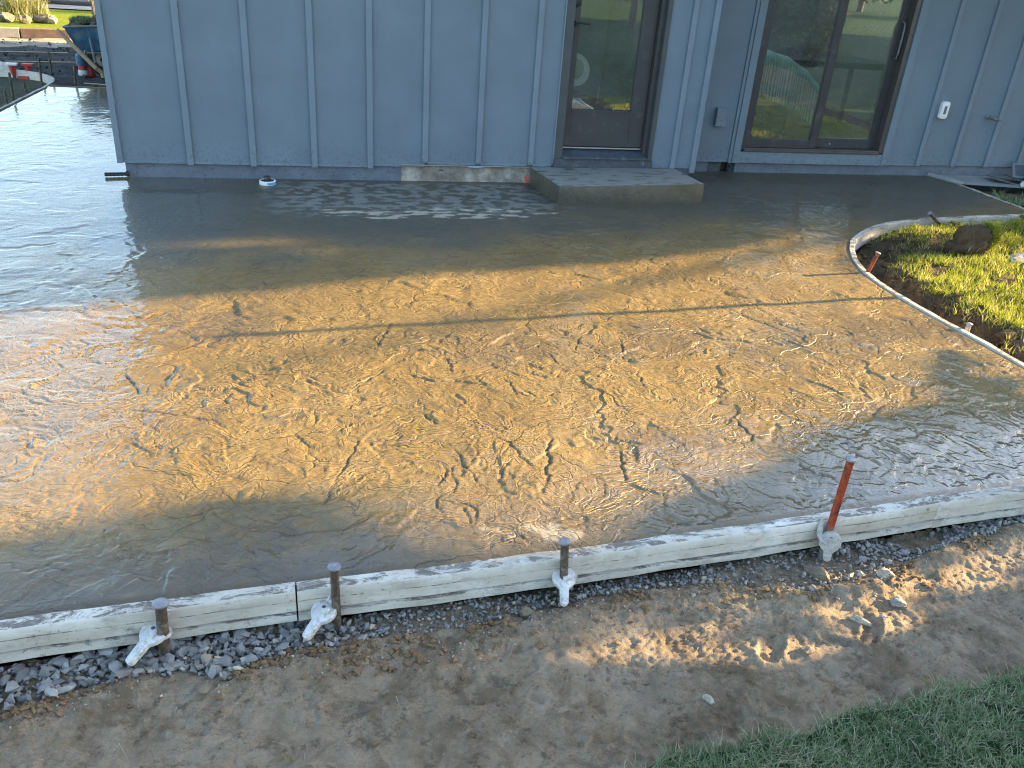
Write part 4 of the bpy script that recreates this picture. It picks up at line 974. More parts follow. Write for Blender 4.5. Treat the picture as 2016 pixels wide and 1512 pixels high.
spart('sash_rail', 3.7655, 4.3595, ya+0.001, ya+0.039, SZ0+0.022, 0.298, 'doorframe')
spart('sash_rail', 3.7655, 4.3595, ya+0.001, ya+0.039, STOP-0.12, STOP-0.052, 'doorframe')
spart('glass_pane', 3.76, 4.365, ya+0.018, ya+0.023, 0.292, STOP-0.11, 'glass', 0)
spart('sash_stile', 4.426, 4.47, yb, yb+0.04, SZ0+0.022, STOP-0.052, 'doorframe')
spart('sash_stile', 5.01, 5.069, yb, yb+0.04, SZ0+0.022, STOP-0.052, 'doorframe')
spart('sash_rail', 4.4705, 5.0095, yb+0.001, yb+0.039, SZ0+0.022, 0.312, 'doorframe')
spart('sash_rail', 4.4705, 5.0095, yb+0.001, yb+0.039, STOP-0.12, STOP-0.052, 'doorframe')
spart('glass_pane', 4.462, 5.015, yb+0.018, yb+0.023, 0.306, STOP-0.11, 'glass', 0)
za, zb = W((1768, 118), yb-0.03)[2], W((1781, 44), yb-0.03)[2]
xh = 5.035
obj('pull_handle', MB().tube([(xh, yb, za), (xh, yb-0.035, za+0.01), (xh, yb-0.045, za+0.05), (xh, yb-0.045, zb-0.05), (xh, yb-0.035, zb-0.01), (xh, yb, zb)], 0.008, 8).box(xh-0.010, xh+0.010, yb-0.05, yb-0.035, (za+zb)/2-0.006, (za+zb)/2+0.006), 'greysteel', sl, 0, True)
o_ = obj('latch_dot', MB().lathe([(0.006, 0), (0.005, 0.003), (0.001, 0.004)], 10).xf(Matrix.Translation((4.60, yb-0.001, 0.262)) @ Matrix.Rotation(PI/2, 4, 'X')), 'white', sl)

# things fixed to the recessed wall
t = thing('electrical_box', (3.417, RY, 0.41), 'small blue-grey painted electrical box on the wall between corner and sliding door', 'electrical box')
obj('box_body', MB().box(3.375, 3.460, RY-0.045, RY, 0.412, 0.560), 'batten', t, 0.004)
obj('box_lid', MB().box(3.372, 3.463, RY-0.052, RY-0.0455, 0.409, 0.564), 'batten', t, 0.002)
obj('latch_screw', MB().lathe([(0.005, 0), (0.005, 0.012), (0.002, 0.014)], 10).xf(Matrix.Translation((3.417, RY-0.03, 0.412)) @ Matrix.Rotation(PI, 4, 'X')), 'seal', t)
t = thing('outlet_cover', (5.627, RY, 0.55), 'white weatherproof outlet cover with grey centre on the wall right of sliding door', 'outlet')
ow, oz0, oz1 = 0.040, 0.535, 0.688
def octo(w, z0, z1, c): return [(-w+c, z0), (w-c, z0), (w, z0+c), (w, z1-c), (w-c, z1), (-w+c, z1), (-w, z1-c), (-w, z0+c)]
obj('cover', MB().extrude(octo(ow, oz0, oz1, 0.014), 0, 0.038).xf(Matrix.Translation((5.627, RY, 0)) @ Matrix.Rotation(PI/2, 4, 'X')), 'white', t, 0.006, True)
obj('receptacle_plate', MB().extrude(octo(0.013, oz0+0.042, oz1-0.04, 0.003), 0.0385, 0.041).xf(Matrix.Translation((5.627, RY, 0)) @ Matrix.Rotation(PI/2, 4, 'X')), 'greysteel', t, 0.001)
obj('hinge_lug', MB().tube([(5.592, RY-0.02, 0.545), (5.592, RY-0.02, 0.575)], 0.011, 8), 'white', t)
t = thing('wall_spigot', (6.13, RY, 0.55), 'grey pipe stub sticking out of the right wall over a batten', 'pipe')
obj('flange', MB().lathe([(0.022, 0), (0.022, 0.012), (0.014, 0.02)], 16).xf(Matrix.Translation((6.13, RY-0.0005, 0.565)) @ Matrix.Rotation(PI/2, 4, 'X')), 'batten', t, 0, True)
obj('pipe_stub', MB().tube([(6.13, RY-0.018, 0.565), (6.15, RY-0.08, 0.558), (6.20, RY-0.10, 0.548)], [0.016, 0.015, 0.009], 12), 'greysteel', t, 0, True)

# ------------------------------------------------------------------ inside: bed, desk, hat, pots
t = thing('bed', (3.9, 8.1, 0.16), 'bed under a green and pink striped blanket behind the sliding glass', 'bed')
nx, ny = 90, 50; V, T = [], []
BX0, BX1 = 3.16, 4.575
for j in range(ny):
    s_ = j/(ny-1)
    for i in range(nx):
        u = i/(nx-1); x = BX0+(BX1-BX0)*u
        endr = max(0, (u-0.55)/0.45)
        top = 0.99-0.23*endr**2.4
        if s_ < 0.45: k = s_/0.45; y = 8.6-1.1*k; z = top+0.03*math.sin(k*3)*(1-endr)
        elif s_ < 0.6: k = (s_-0.45)/0.15; y = 7.5-0.14*math.sin(k*PI/2); z = top-0.09*(1-math.cos(k*PI/2))
        else: k = (s_-0.6)/0.4; y = 7.36-0.02*k; z = top-0.09-0.28*k-0.05*k*math.sin(u*9+1)*(u > 0.6)-0.10*k*max(0, u-0.86)*5
        z += 0.006*math.sin(u*47+s_*5)*min(1, s_*2); y += 0.012*math.sin(u*60+2*s_)*(s_ > 0.5)
        V.append((x-3.9, y-8.1, z-0.16)); T.append(0.1 if s_ < 0.62 else (0.45 if s_ < 0.83 else 0.8))
npmesh('blanket', np.array(V), grid_faces(nx, ny), 'blanket', {'tint': np.array(T)}, True, t)
obj('mattress', MB().box(3.18, 4.45, 7.5, 8.55, 0.50, 0.80), 'white', t, 0.05)
obj('bed_base', MB().box(3.2, 4.4, 7.55, 8.5, 0.161, 0.50), 'furn', t)
t = thing('desk', (5.2, 8.6, 0.16), 'dark low table inside behind the right sliding panel', 'table')
obj('table_top', MB().box(4.75, 5.9, 8.2, 8.9, 0.80, 0.86), 'furn', t, 0.004)
for xx in (4.78, 5.84):
    for yy in (8.23, 8.84): obj('leg', MB().box(xx, xx+0.04, yy, yy+0.04, 0.161, 0.80), 'furn', t)
c = W((1129, 137), 6.95)
t = thing('hat', (c[0], 6.98, 0.7), 'white wide-brimmed hat hanging inside behind the door glass', 'hat')
obj('brim', MB().lathe([(0.10, 0.0), (0.135, -0.004), (0.165, 0.008), (0.167, 0.012), (0.135, 0.002), (0.10, 0.006)], 40).xf(Matrix.Translation((c[0], 6.95, c[2])) @ Matrix.Rotation(PI/2-0.45, 4, 'X') @ Matrix.Scale(0.82, 4)), 'hat', t, 0, True)
obj('crown', MB().lathe([(0.10, 0.003), (0.095, 0.05), (0.082, 0.085), (0.05, 0.095), (0.002, 0.088)], 32).xf(Matrix.Translation((c[0], 6.95, c[2])) @ Matrix.Rotation(PI/2-0.45, 4, 'X') @ Matrix.Scale(0.82, 4)), 'hatcrown', t, 0, True)
obj('hook', MB().tube([(c[0], 7.02, c[2]), (c[0], 9.0, c[2]+0.02)], 0.008, 6), 'furn', t)
p1 = W((1152, 197), 7.3); p2 = W((1180, 201), 7.3)
t = thing('wire_rack', (2.2, 7.3, 0.16), 'black wire rack on thin legs just inside the glass door', 'rack')
zr = W((1160, 210), 7.3)[2]
m = MB()
for k in range(6): m.tube([(1.95, 7.18+0.05*k, zr), (2.55, 7.18+0.05*k, zr)], 0.004, 6)
for k in range(5): m.tube([(1.95+0.15*k, 7.18, zr), (1.95+0.15*k, 7.43, zr)], 0.004, 6)
obj('shelf_grid', m, 'furn', t)
for xx in (1.96, 2.54):
    for yy in (7.185, 7.425): obj('leg', MB().tube([(xx, yy, 0.161), (xx, yy, zr+0.03)], 0.006, 6), 'furn', t)
for p, rr, hh, lab in ((p1, 0.085, 0.085, 'larger maroon pot on the wire rack inside the door'), (p2, 0.055, 0.065, 'smaller maroon pot with a thin white stick, right on the wire rack')):
    q = thing('pot', (p[0], 7.3, zr+0.004), lab, 'pot')
    obj('pot_body', MB().lathe([(rr*0.8, 0), (rr, 0.01), (rr*1.02, hh*0.8), (rr*0.95, hh), (rr*0.85, hh), (rr*0.85, hh*0.3)], 24, (p[0], 7.3, zr+0.005)), 'redpot', q, 0, True)
    if rr < 0.06: obj('stick', MB().tube([(p[0]-0.02, 7.3, zr+0.03), (p[0]-0.015, 7.3, zr+0.17)], 0.004, 6), 'white', q)

# ------------------------------------------------------------------ step, drains
t = obj('concrete_step', MB().add([(1.715, 5.835, -0.03), (2.893, 5.905, -0.03), (2.86, WY-0.026, -0.03), (1.63, WY-0.026, -0.03), (1.712, 5.84, 0.134), (2.885, 5.91, 0.150), (2.85, WY-0.026, 0.148), (1.625, WY-0.026, 0.138)],
    [(3, 2, 1, 0), (4, 5, 6, 7), (0, 1, 5, 4), (1, 2, 6, 5), (2, 3, 7, 6), (3, 0, 4, 7)]), 'step', None, 0.012, True)
tag(t, 'damp grey concrete step block below the glass door', 'step')
c = G((527, 359), 0.01)
t = thing('drain_cleanout', (c[0], c[1], 0), 'black drain cap with white and blue rim on the patio by the foundation', 'drain')
obj('rim', MB().lathe([(0.055, -0.02), (0.060, 0.0), (0.060, 0.024), (0.055, 0.027), (0.047, 0.024)], 28, (c[0], c[1], 0)), 'white', t, 0, True)
obj('tape_band', MB().lathe([(0.0606, 0.004), (0.0615, 0.006), (0.0615, 0.02), (0.0606, 0.022)], 28, (c[0], c[1], 0)).xf(Matrix.Identity(4)), 'blue', t, 0, True)
bm_ = t.children[1].data
bm2 = bmesh.new(); bm2.from_mesh(bm_); bmesh.ops.delete(bm2, geom=[f for f in bm2.faces if f.calc_center_median().x < 0.0 or abs(f.normal.z) > 0.9], context='FACES'); bm2.to_mesh(bm_); bm2.free()
obj('cap', MB().lathe([(0.046, 0.018), (0.046, 0.026), (0.022, 0.028), (0.022, 0.052), (0.019, 0.056), (0.005, 0.056)], 24, (c[0], c[1], 0)), 'black', t, 0, True)
c = G((228, 343), 0.02)
t = thing('drain_pipe_end', (c[0], c[1], 0), 'black corrugated drain end lying on wet concrete by the house corner', 'pipe')
obj('pipe', MB().tube([(c[0]-0.075+0.0125*k, c[1]+0.002*k, 0.018) for k in range(13)], [0.026 if k % 2 else 0.021 for k in range(13)], 14, True, 0.55), 'black', t, 0, True)
obj('lip', MB().tube([(c[0]+0.07, c[1]+0.02, 0.022), (c[0]+0.085, c[1]+0.022, 0.026)], [0.03, 0.031], 14, True, 0.6), 'black', t)

# ------------------------------------------------------------------ form boards
PROF = [(-0.004, 0.003), (0.034, 0.001), (0.038, -0.004), (0.038, -0.030), (0.0350, -0.0312), (0.038, -0.0328), (0.0385, -0.066), (0.030, -0.068), (0.030, -0.073), (0.043, -0.075), (0.043, -0.098), (0.040, -0.101), (-0.004, -0.101)]
def sweep(pts, prof=PROF, side=-1, zoff=0.0, step=0.03):
    P = [Vector((p[0], p[1], 0)) for p in pts]
    # resample with a smooth curve
    L = [0.0]
    for a, b in zip(P[:-1], P[1:]): L.append(L[-1]+(b-a).length)
    xs = np.interp(np.linspace(0, L[-1], max(3, int(L[-1]/step))), L, [p.x for p in P]); ys = np.interp(np.linspace(0, L[-1], len(xs)), L, [p.y for p in P])
    for _ in range(6):
        xs[1:-1] = (xs[:-2]+2*xs[1:-1]+xs[2:])/4; ys[1:-1] = (ys[:-2]+2*ys[1:-1]+ys[2:])/4
    n = len(prof); v, f = [], []
    for i in range(len(xs)):
        a = max(i-1, 0); b = min(i+1, len(xs)-1); d = Vector((xs[b]-xs[a], ys[b]-ys[a], 0)).normalized(); nn = Vector((-d.y, d.x, 0))*side
        wob = 0.0015*math.sin(i*0.37)+0.001*math.sin(i*0.9)
        for o_, z in prof: v.append((xs[i]+nn.x*(-o_ if False else o_), ys[i]+nn.y*o_, z+zoff+wob))
    for i in range(len(xs)-1):
        for j in range(n):
            k = (j+1) % n; q = (i*n+j, i*n+k, (i+1)*n+k, (i+1)*n+j); f.append(q if side > 0 else q[::-1])
    f.append(tuple(range(n)) if side < 0 else tuple(reversed(range(n)))); e = (len(xs)-1)*n; f.append(tuple(reversed(range(e, e+n))) if side < 0 else tuple(range(e, e+n)))
    return MB().add(v, f)
def frontseg(x0, x1): return [(x, float(front_y(x))) for x in np.linspace(x0, x1, 12)]
FG = 'white form boards around the patio'
def form(pts, label, prof=PROF, side=-1, zoff=0.0, mat='form'):
    o = obj('form_board', sweep(pts, prof, side, zoff), mat, None, 0, True); return tag(o, label, 'form board', FG)
form(frontseg(-2.92, -0.1085), 'worn white form board at lower left, ending at the joint between two clamps')
form(frontseg(-0.1035, 2.10), 'long worn white form board carrying the two right-hand front clamps')
form(frontseg(2.07, 3.40), 'grey-smeared white form board continuing past the right photo edge', [(p[0]+0.0022, p[1]) for p in PROF], -1, 0.0005)
THIN = [(0.0, 0.004), (0.030, 0.003), (0.033, 0.0), (0.033, -0.03), (0.031, -0.032), (0.033, -0.034), (0.033, -0.095), (0.0, -0.095)]
form([(3.345, 2.13)]+RIGHT[1:12], 'curved grey-white form board between patio and lawn trench', THIN, -1)
form([(3.625, 5.005)]+RIGHT[12:], 'pale curved form board behind the rolled sod clump', THIN, -1, 0.001)
form([(5.775, 5.70), (5.785, 6.2), (5.78, 6.62)], 'thin pale edge board beside the old concrete pad', [(0, 0.006), (0.012, 0.006), (0.012, -0.07), (0, -0.07)], -1)
form([(-2.905, 1.75)]+LEFTF[1:]+[(-2.855, 10.6), (-2.88, 10.85), (-2.96, 11.08), (-3.12, 11.32), (-3.36, 11.5), (-3.68, 11.62), (-4.3, 11.66), (-5.5, 11.6)], 'white bendable form board curving round the far left yard corner', THIN, 1, 0.002)
form([(-5.6, 12.05), (-4.2, 12.10), (-3.85, 12.06), (-3.66, 11.95)], 'white form board offcut lying beyond the red clamps', THIN, 1, 0.02)
tag(obj('edge_board', MB().box(-2.84, -1.38, 10.415, 10.45, -0.1, 0.006), 'timber'), 'dark board closing the far end of the wet path', 'form board', FG)

# ------------------------------------------------------------------ stakes and clamps in front
def stake(base, top, r, label, mat='stake', head=True, group='steel form stakes'):
    t = thing('form_stake', tuple(base), label, 'stake', group)
    b, e = Vector(base), Vector(top); d = (e-b).normalized()
    obj('shaft', MB().tube([b-d*0.12, b, b+(e-b)*0.5, e], [r*0.8, r, r, r], 14), mat, t, 0, True)
    if head: obj('stake_head', MB().tube([e-d*0.003, e+d*0.002, e+d*0.006, e+d*0.009], [r*1.05, r*1.45, r*1.42, r*1.0], 14), 'stakehead', t, 0, True)
    return t
def clamp(ringpx, endpx, z0, z1, stake_xy, label, mat='clamp', hookside=1):
    c = Vector(G(ringpx, z0)); e = Vector(G(endpx, z1))
    t = thing('form_clamp', tuple(c), label, 'clamp', 'cam clamps on the front stakes')
    ax = (e-c); L = ax.length; ax.normalize(); up = Vector((0, 0, 1)); side = up.cross(ax).normalized(); up = ax.cross(side).normalized()
    m4 = Matrix(((ax.x, side.x, up.x, c.x), (ax.y, side.y, up.y, c.y), (ax.z, side.z, up.z, c.z), (0, 0, 0, 1)))
    R, hw = 0.036, 0.0125
    pts = [(R*math.cos(a), R*math.sin(a)) for a in np.linspace(0.62, 2*PI-0.62, 26)]
    pts += [(0.036, -hw*1.15), (L-0.012, -hw)]+[(L-0.012+hw*math.cos(a), hw*math.sin(a)) for a in np.linspace(-PI/2, PI/2, 9)[1:-1]]+[(L-0.012, hw), (0.036, hw*1.15)]
    obj('lever_body', MB().extrude(pts, -0.008, 0.008).xf(m4), mat, t, 0.002, True)
    ins = [(0.045, -hw*0.55), (L-0.014, -hw*0.55)]+[(L-0.014+hw*0.55*math.cos(a), hw*0.55*math.sin(a)) for a in np.linspace(-PI/2, PI/2, 7)[1:-1]]+[(L-0.014, hw*0.55), (0.045, hw*0.55)]
    if L > 0.06: obj('handle_inlay', MB().extrude(ins, 0.0078, 0.0095).xf(m4), mat, t, 0.0008)
    # raised cam with bolt, pointing to the stake
    s = Vector((stake_xy[0], stake_xy[1], c.z)); dv = (s-c); dv.z = 0; dv.normalize(); sv = Vector((-dv.y, dv.x, 0))
    m5 = Matrix(((sv.x, dv.x, 0, c.x), (sv.y, dv.y, 0, c.y), (0, 0, 1, c.z), (0, 0, 0, 1)))
    cam_ = [(0.024*math.cos(a)-0.004*hookside*-1, 0.013*math.sin(a)+0.004) for a in np.linspace(0, 2*PI, 22)[:-1]]
    obj('cam', MB().extrude(cam_, 0.004, 0.017).xf(m5), mat, t, 0.003, True)
    obj('bolt', MB().lathe([(0.0055, 0.0165), (0.0055, 0.0185), (0.002, 0.019)], 12).xf(m5), 'hole', t)
    # hook finger rising beside the stake
    hs = hookside
    path = [m5 @ Vector(p) for p in ((0.018*hs, -0.010, 0.002), (0.030*hs, 0.002, 0.006), (0.034*hs, 0.016, 0.020), (0.031*hs, 0.028, 0.044), (0.024*hs, 0.036, 0.064))]
    obj('hook', MB().tube(path, [0.011, 0.012, 0.011, 0.0085, 0.005], 12, True, 0.6), mat, t, 0, True)
    obj('jaw', MB().extrude([(0.022*math.cos(a)+0.008*hs, 0.024+0.020*math.sin(a)) for a in np.linspace(0, 2*PI, 20)[:-1]], -0.009, 0.003).xf(m5), mat, t, 0.003, True)
    return t
ST = []
for (top, y, lowpx, r, lab, mat) in (((316, 1190), 1.795, (325, 1285), 0.0145, 'short rusty stake at the lower left, head level with the board top', 'stake'),
        ((658, 1118), 1.825, (662, 1195), 0.0125, 'dark rusty stake just right of the form board joint', 'stake'),
        ((1112, 1068), 1.868, (1110, 1132), 0.0125, 'dark pitted stake at the bottom centre of the front form', 'stake')):
    tp, lo = W(top, y), W(lowpx, y)
    b = tp+(lo-tp)*((tp[2]+0.16)/(tp[2]-lo[2])); ST.append(stake(b, tp, r, lab, mat))
tp, lo = W((1675, 906), 1.955), W((1626, 1066), 1.945)
b = tp+(lo-tp)*((tp[2]+0.14)/(tp[2]-lo[2])); ST.append(stake(b, tp, 0.0125, 'tall leaning orange-painted stake at the front right', 'rust'))
clamp((303, 1246), (252, 1308), -0.055, -0.085, ST[0].location[:2], 'white cam clamp on the short lower-left stake, handle down-left')
clamp((638, 1204), (600, 1258), -0.055, -0.085, ST[1].location[:2], 'white cam clamp on the stake beside the board joint, handle down-left')
clamp((1110, 1138), (1111, 1192), -0.055, -0.085, ST[2].location[:2], 'white cam clamp at bottom centre, handle pointing straight at viewer')
clamp((1634, 1066), (1626, 1104), -0.050, -0.115, ST[3].location[:2], 'cement-smeared grey clamp on the leaning orange stake', 'clampworn')

# stakes of the lawn island
def gstake(toppx, basexy, r, lab, mat='stake', tilt=(0, 0), head=True):
    tp = W(toppx, basexy[1]+tilt[1]); return stake((basexy[0], basexy[1], -0.03), (tp[0], tp[1], tp[2]), r, lab, mat, head)
gstake((1728, 499), (3.305, 4.335), 0.0125, 'orange-painted stake at the tip of the lawn trench', 'rust2')
gstake((1908, 639), (3.345, 3.46), 0.0125, 'short pale stake by the trench near the right photo edge', 'rockgrey')
gstake((1831, 420), (4.70, 5.47), 0.0125, 'dark leaning stake behind the curved form, above the sod clump')
gstake((2012, 424), (5.58, 5.60), 0.014, 'dark stub at the right photo edge behind the lawn island', head=False)

# ------------------------------------------------------------------ rocks, clods, sod
def rock(name, c, size, mat, seed, label, cat='rock', flat=0.6, rot=0.0, sub=3, group=None, tilt=0.0):
    r = np.random.RandomState(seed); bm = bmesh.new(); bmesh.ops.create_icosphere(bm, subdivisions=sub, radius=1.0)
    pl = [(Vector(r.randn(3)).normalized(), 0.55+0.35*r.rand()) for _ in range(9)]
    V = np.array([v.co[:] for v in bm.verts]); nz = fbm(V[:, 0]*1.3+seed, V[:, 1]*1.3+V[:, 2]*1.1, 4, seed)
    for v, q in zip(bm.verts, nz):
        for nn, d in pl:
            k = v.co.dot(nn)
            if k > d: v.co -= nn*(k-d)*0.92
        v.co *= 1+0.24*q
    mt = Matrix.Rotation(rot, 4, 'Z') @ Matrix.Rotation(tilt, 4, 'X') @ Matrix.Diagonal((size[0], size[1], size[2], 1))
    bmesh.ops.transform(bm, matrix=mt, verts=bm.verts)
    me = bpy.data.meshes.new(name); bm.to_mesh(me); bm.free()
    me.polygons.foreach_set('use_smooth', [True]*len(me.polygons)); me.set_sharp_from_angle(angle=math.radians(14))
    me.materials.append(MT[mat]); o = link(name, me, None, tuple(c)); return tag(o, label, cat, group)
def onDirt(px):
    c = G(px, -0.12); z = float(dirt_height(np.array([c[0]]), np.array([c[1]]))[0]); c = G(px, z); return c
RK = 'loose rocks on the dirt'
for px, sz, mat, sd, rt, lab in (
    ((1603, 1134), (0.060, 0.026, 0.026), 'rockbrown', 3, -1.15, 'long brown rock leaning in the gravel below the leaning stake'),
    ((1742, 1133), (0.036, 0.017, 0.018), 'rockpale', 4, -0.15, 'pale cream rock at the gravel edge right of the leaning stake'),
    ((1767, 1190), (0.026, 0.020, 0.016), 'rockgrey', 5, -0.4, 'grey angular rock on shaded dirt below the cream rock'),
    ((1690, 1224), (0.034, 0.011, 0.013), 'rockpale', 6, -0.75, 'thin slanted tan rock standing on edge in sunlit dirt'),
    ((1588, 1283), (0.030, 0.018, 0.013), 'rockbrown', 7, 0.2, 'half-buried brown rock in the tread marks'),
    ((1393, 1378), (0.011, 0.020, 0.009), 'rockpale', 8, 0.5, 'small white stone near the grass edge'),
    ((1036, 1210), (0.022, 0.018, 0.018), 'rockbrown', 9, 0.2, 'rounded tan stone left of the bottom centre clamp'),
    ((456, 1322), (0.020, 0.013, 0.011), 'rockbrown', 10, 0.1, 'tan rock at the gravel edge between the left clamps'),
    ((405, 1355), (0.026, 0.020, 0.010), 'rockbrown', 12, 0.5, 'crumbly tan lump in the dirt lower left'),
    ((1881, 1175), (0.008, 0.007, 0.006), 'rockgrey', 13, 0, 'small dark pebble alone on the right dirt'),
    ((1738, 1216), (0.012, 0.008, 0.006), 'rockgrey', 14, -0.5, 'small grey chip between the two right rocks'),
    ((1808, 1330), (0.007, 0.006, 0.005), 'rockgrey', 15, 0, 'tiny grey pebble beside the right grass'),
    ((1010, 1345), (0.012, 0.011, 0.008), 'rockbrown', 16, 0, 'small rough stone in the centre of the dirt'),
    ((740, 1465), (0.010, 0.007, 0.006), 'clod', 17, 0, 'dark soil clod near the bottom edge'),
    ((1365, 1172), (0.009, 0.007, 0.006), 'rockpale', 18, 0.9, 'white chip at the gravel edge left of the brown rock')):
    c = onDirt(px); rock('rock', (c[0], c[1], c[2]+sz[2]*0.45), sz, mat, sd, lab, 'rock', rot=rt, group=RK, sub=3)
c = G((2003, 512), -0.01); rock('rock', (c[0]+0.03, c[1], 0.0), (0.13, 0.075, 0.045), 'rockgrey', 22, 'flat grey rock in the island grass at the right photo edge', rot=0.1)
# rolled-up sod clump
c = G((1905, 498), -0.03)
t = thing('sod_clump', (c[0], c[1], -0.03), 'rolled clump of dark soil with grass on its right side', 'sod')
bm = bmesh.new(); bmesh.ops.create_icosphere(bm, subdivisions=5, radius=1.0)
V = np.array([v.co[:] for v in bm.verts]); n1 = fbm(V[:, 0]*2.2+3, V[:, 1]*2.2+V[:, 2]*1.7, 5, 71); n2 = fbm(V[:, 0]*9, V[:, 1]*9+V[:, 2]*7, 3, 72)
for v, a_, b_ in zip(bm.verts, n1, n2):
    x, y, z = v.co
    k = 1+0.14*a_+0.06*b_
    sx_ = math.copysign(abs(x)**0.75, x); sz_ = math.copysign(abs(z)**0.8, z)
    v.co = Vector((sx_*0.115*k+0.025*z - (0.05 if x < -0.2 and z < -0.2 else 0), y*0.11*k, sz_*0.105*k+0.09))
me = bpy.data.meshes.new('soil_roll'); bm.to_mesh(me); bm.free(); me.polygons.foreach_set('use_smooth', [True]*len(me.polygons)); me.materials.append(MT['soil'])
link('soil_roll', me, t)
rr = np.random.RandomState(73); n = 4200; th = rr.uniform(-1.3, 0.9, n); ph = rr.uniform(-0.5, 1.25, n)
gx = 0.145*np.cos(ph)*np.cos(th)+0.035+0.03*np.sin(ph); gy = 0.10*np.sin(th)*np.cos(ph); gz = 0.095+0.108*np.sin(ph)
ok = (gx > 0.035); o = blades('turf', np.stack([gx, gy, gz], -1)[ok], 0.032, 0.0045, 'grass2', None, 74, 1.1, parent=t, kind=None)
n = 26; o = blades('roots', np.stack([rr.uniform(-0.1, 0.08, n), rr.uniform(-0.11, -0.08, n), rr.uniform(0.0, 0.05, n)], -1), 0.07, 0.003, 'straw', None, 75, 0.5, parent=t, kind=None, tint=rr.rand(n))
for px, s, lab in (((1735, 585), 0.035, 'crumbly clod at the top of the trench, below the orange stake'), ((1800, 640), 0.03, 'dark clod in the middle of the trench'), ((1850, 668), 0.028, 'clod left of the short pale stake'), ((1950, 690), 0.035, 'clod in the trench right of the short pale stake'), ((1745, 520), 0.03, 'small clod right of the orange stake'), ((1690, 505), 0.022, 'clod at the inside tip of the curved form'), ((1985, 660), 0.05, 'torn turf lump at the right photo edge above the trench'), ((1760, 462), 0.045, 'dark soil lump under the far end of the curved form'), ((1828, 458), 0.03, 'small soil lump beside the dug scar'), ((1845, 490), 0.05, 'low soil lump left of the rolled sod')):
    c = G(px, -0.04); rock('soil_lump', (c[0], c[1], -0.05), (s*1.5, s, s*0.7), 'soil', int(px[0]) % 50, lab, 'soil lump')
# straws and twigs on the dirt
rr = np.random.RandomState(81); n = 150
x = rr.uniform(-0.8, 2.4, n); y = rr.uniform(1.15, 1.8, n); ok = y < gout_y(x)-0.01; x, y = x[ok], y[ok]
blades('straw', np.stack([x, y, dirt_height(x, y)+0.003], -1), 0.014, 0.0016, 'straw', 'scattered dry straws on the dirt', 82, 2.6, tint=rr.rand(len(x)), seg=3)

c = onDirt((575, 1500)); t = thing('weed', tuple(c), 'tiny bright green weed leaf on the dirt at the bottom edge', 'weed'); rr = np.random.RandomState(85)
blades('leaves', np.zeros((5, 3)), 0.014, 0.006, 'grass2', None, 85, 1.2, parent=t, kind=None, tint=np.array([.3, .4, .35, .4, .3]))
# ------------------------------------------------------------------ right rear corner: old pad and roofing scraps
sheet('concrete_pad', [(5.74, 6.66), (5.80, 6.60), (6.4, 6.48), (7.3, 6.45), (9.5, 6.5), (9.5, 6.96), (5.72, 6.96)], 0.012, 'pad', 'old light grey concrete strip along the recessed wall')
tag(obj('pad_edge', MB().tube([(5.70, 6.97, 0.01), (5.73, 6.85, 0.012), (5.76, 6.72, 0.014), (5.80, 6.62, 0.010)], 0.022, 8), 'pad'), 'rough broken concrete edge between patio and old pad', kind='structure')
sheet('side_strip', [(5.79, 5.66), (9.5, 5.66), (9.5, 6.5), (7.3, 6.46), (6.4, 6.49), (5.80, 6.61)], -0.045, 'soil')
rr = np.random.RandomState(91); n = 9000; x = rr.uniform(5.82, 8.2, n); y = rr.uniform(5.66, 6.5, n)
ok = (fbm(x*4, y*4, 3, 92) > -0.15) & (y < 6.46-0.0*x); x, y = x[ok], y[ok]
blades('grass', np.stack([x, y, np.full(len(x), -0.05)], -1), 0.07, 0.007, 'grass', 'rough grass patch beside the old concrete pad', 93, 0.7)
c = G((1968, 354), 0.03)
t = thing('scrap_sheets', (c[0], c[1], 0.012), 'grey translucent plastic sheets stacked on the old concrete pad', 'scrap pile')
for k in range(3):
    a = MB().box(-0.16, 0.16, -0.10, 0.10, 0.0, 0.008); a.xf(Matrix.Translation((c[0]+0.07+0.17*k, c[1]-0.01-0.03*k, 0.020+0.012*k)) @ Matrix.Rotation(-0.25+0.05*k, 4, 'Z') @ Matrix.Rotation(0.16, 4, 'Y'))
    obj('sheet', a, ['greysteel', 'sill', 'greysteel'][k], t, 0.002)
c = G((2003, 352), 0.05)
t = thing('window_screen', (c[0], c[1], 0.02), 'small pale framed screen leaning among the plastic scraps', 'frame')
a = MB()
for b_ in ((-0.13, -0.105, 0, 0.16), (0.105, 0.13, 0, 0.16), (-0.105, 0.105, 0, 0.022), (-0.105, 0.105, 0.138, 0.16)): a.box(b_[0], b_[1], -0.006, 0.006, b_[2], b_[3])
mm = Matrix.Translation((c[0]+0.12, c[1]+0.02, 0.045)) @ Matrix.Rotation(-0.3, 4, 'Z') @ Matrix.Rotation(-0.7, 4, 'X')
obj('screen_frame', a.xf(mm), 'greysteel', t, 0.002); obj('mesh_panel', MB().box(-0.105, 0.105, -0.001, 0.001, 0.022, 0.138).xf(mm), 'sill', t)
c = G((2012, 366), 0.03); t = obj('paper_cup', MB().lathe([(0.026, 0), (0.034, 0.07), (0.036, 0.072), (0.033, 0.07), (0.025, 0.004)], 20).xf(Matrix.Translation((c[0], c[1], 0.045)) @ Matrix.Rotation(PI/2-0.1, 4, 'Y')), 'white', None, 0, True)
tag(t, 'white cup lying in front of the plastic scraps', 'cup')

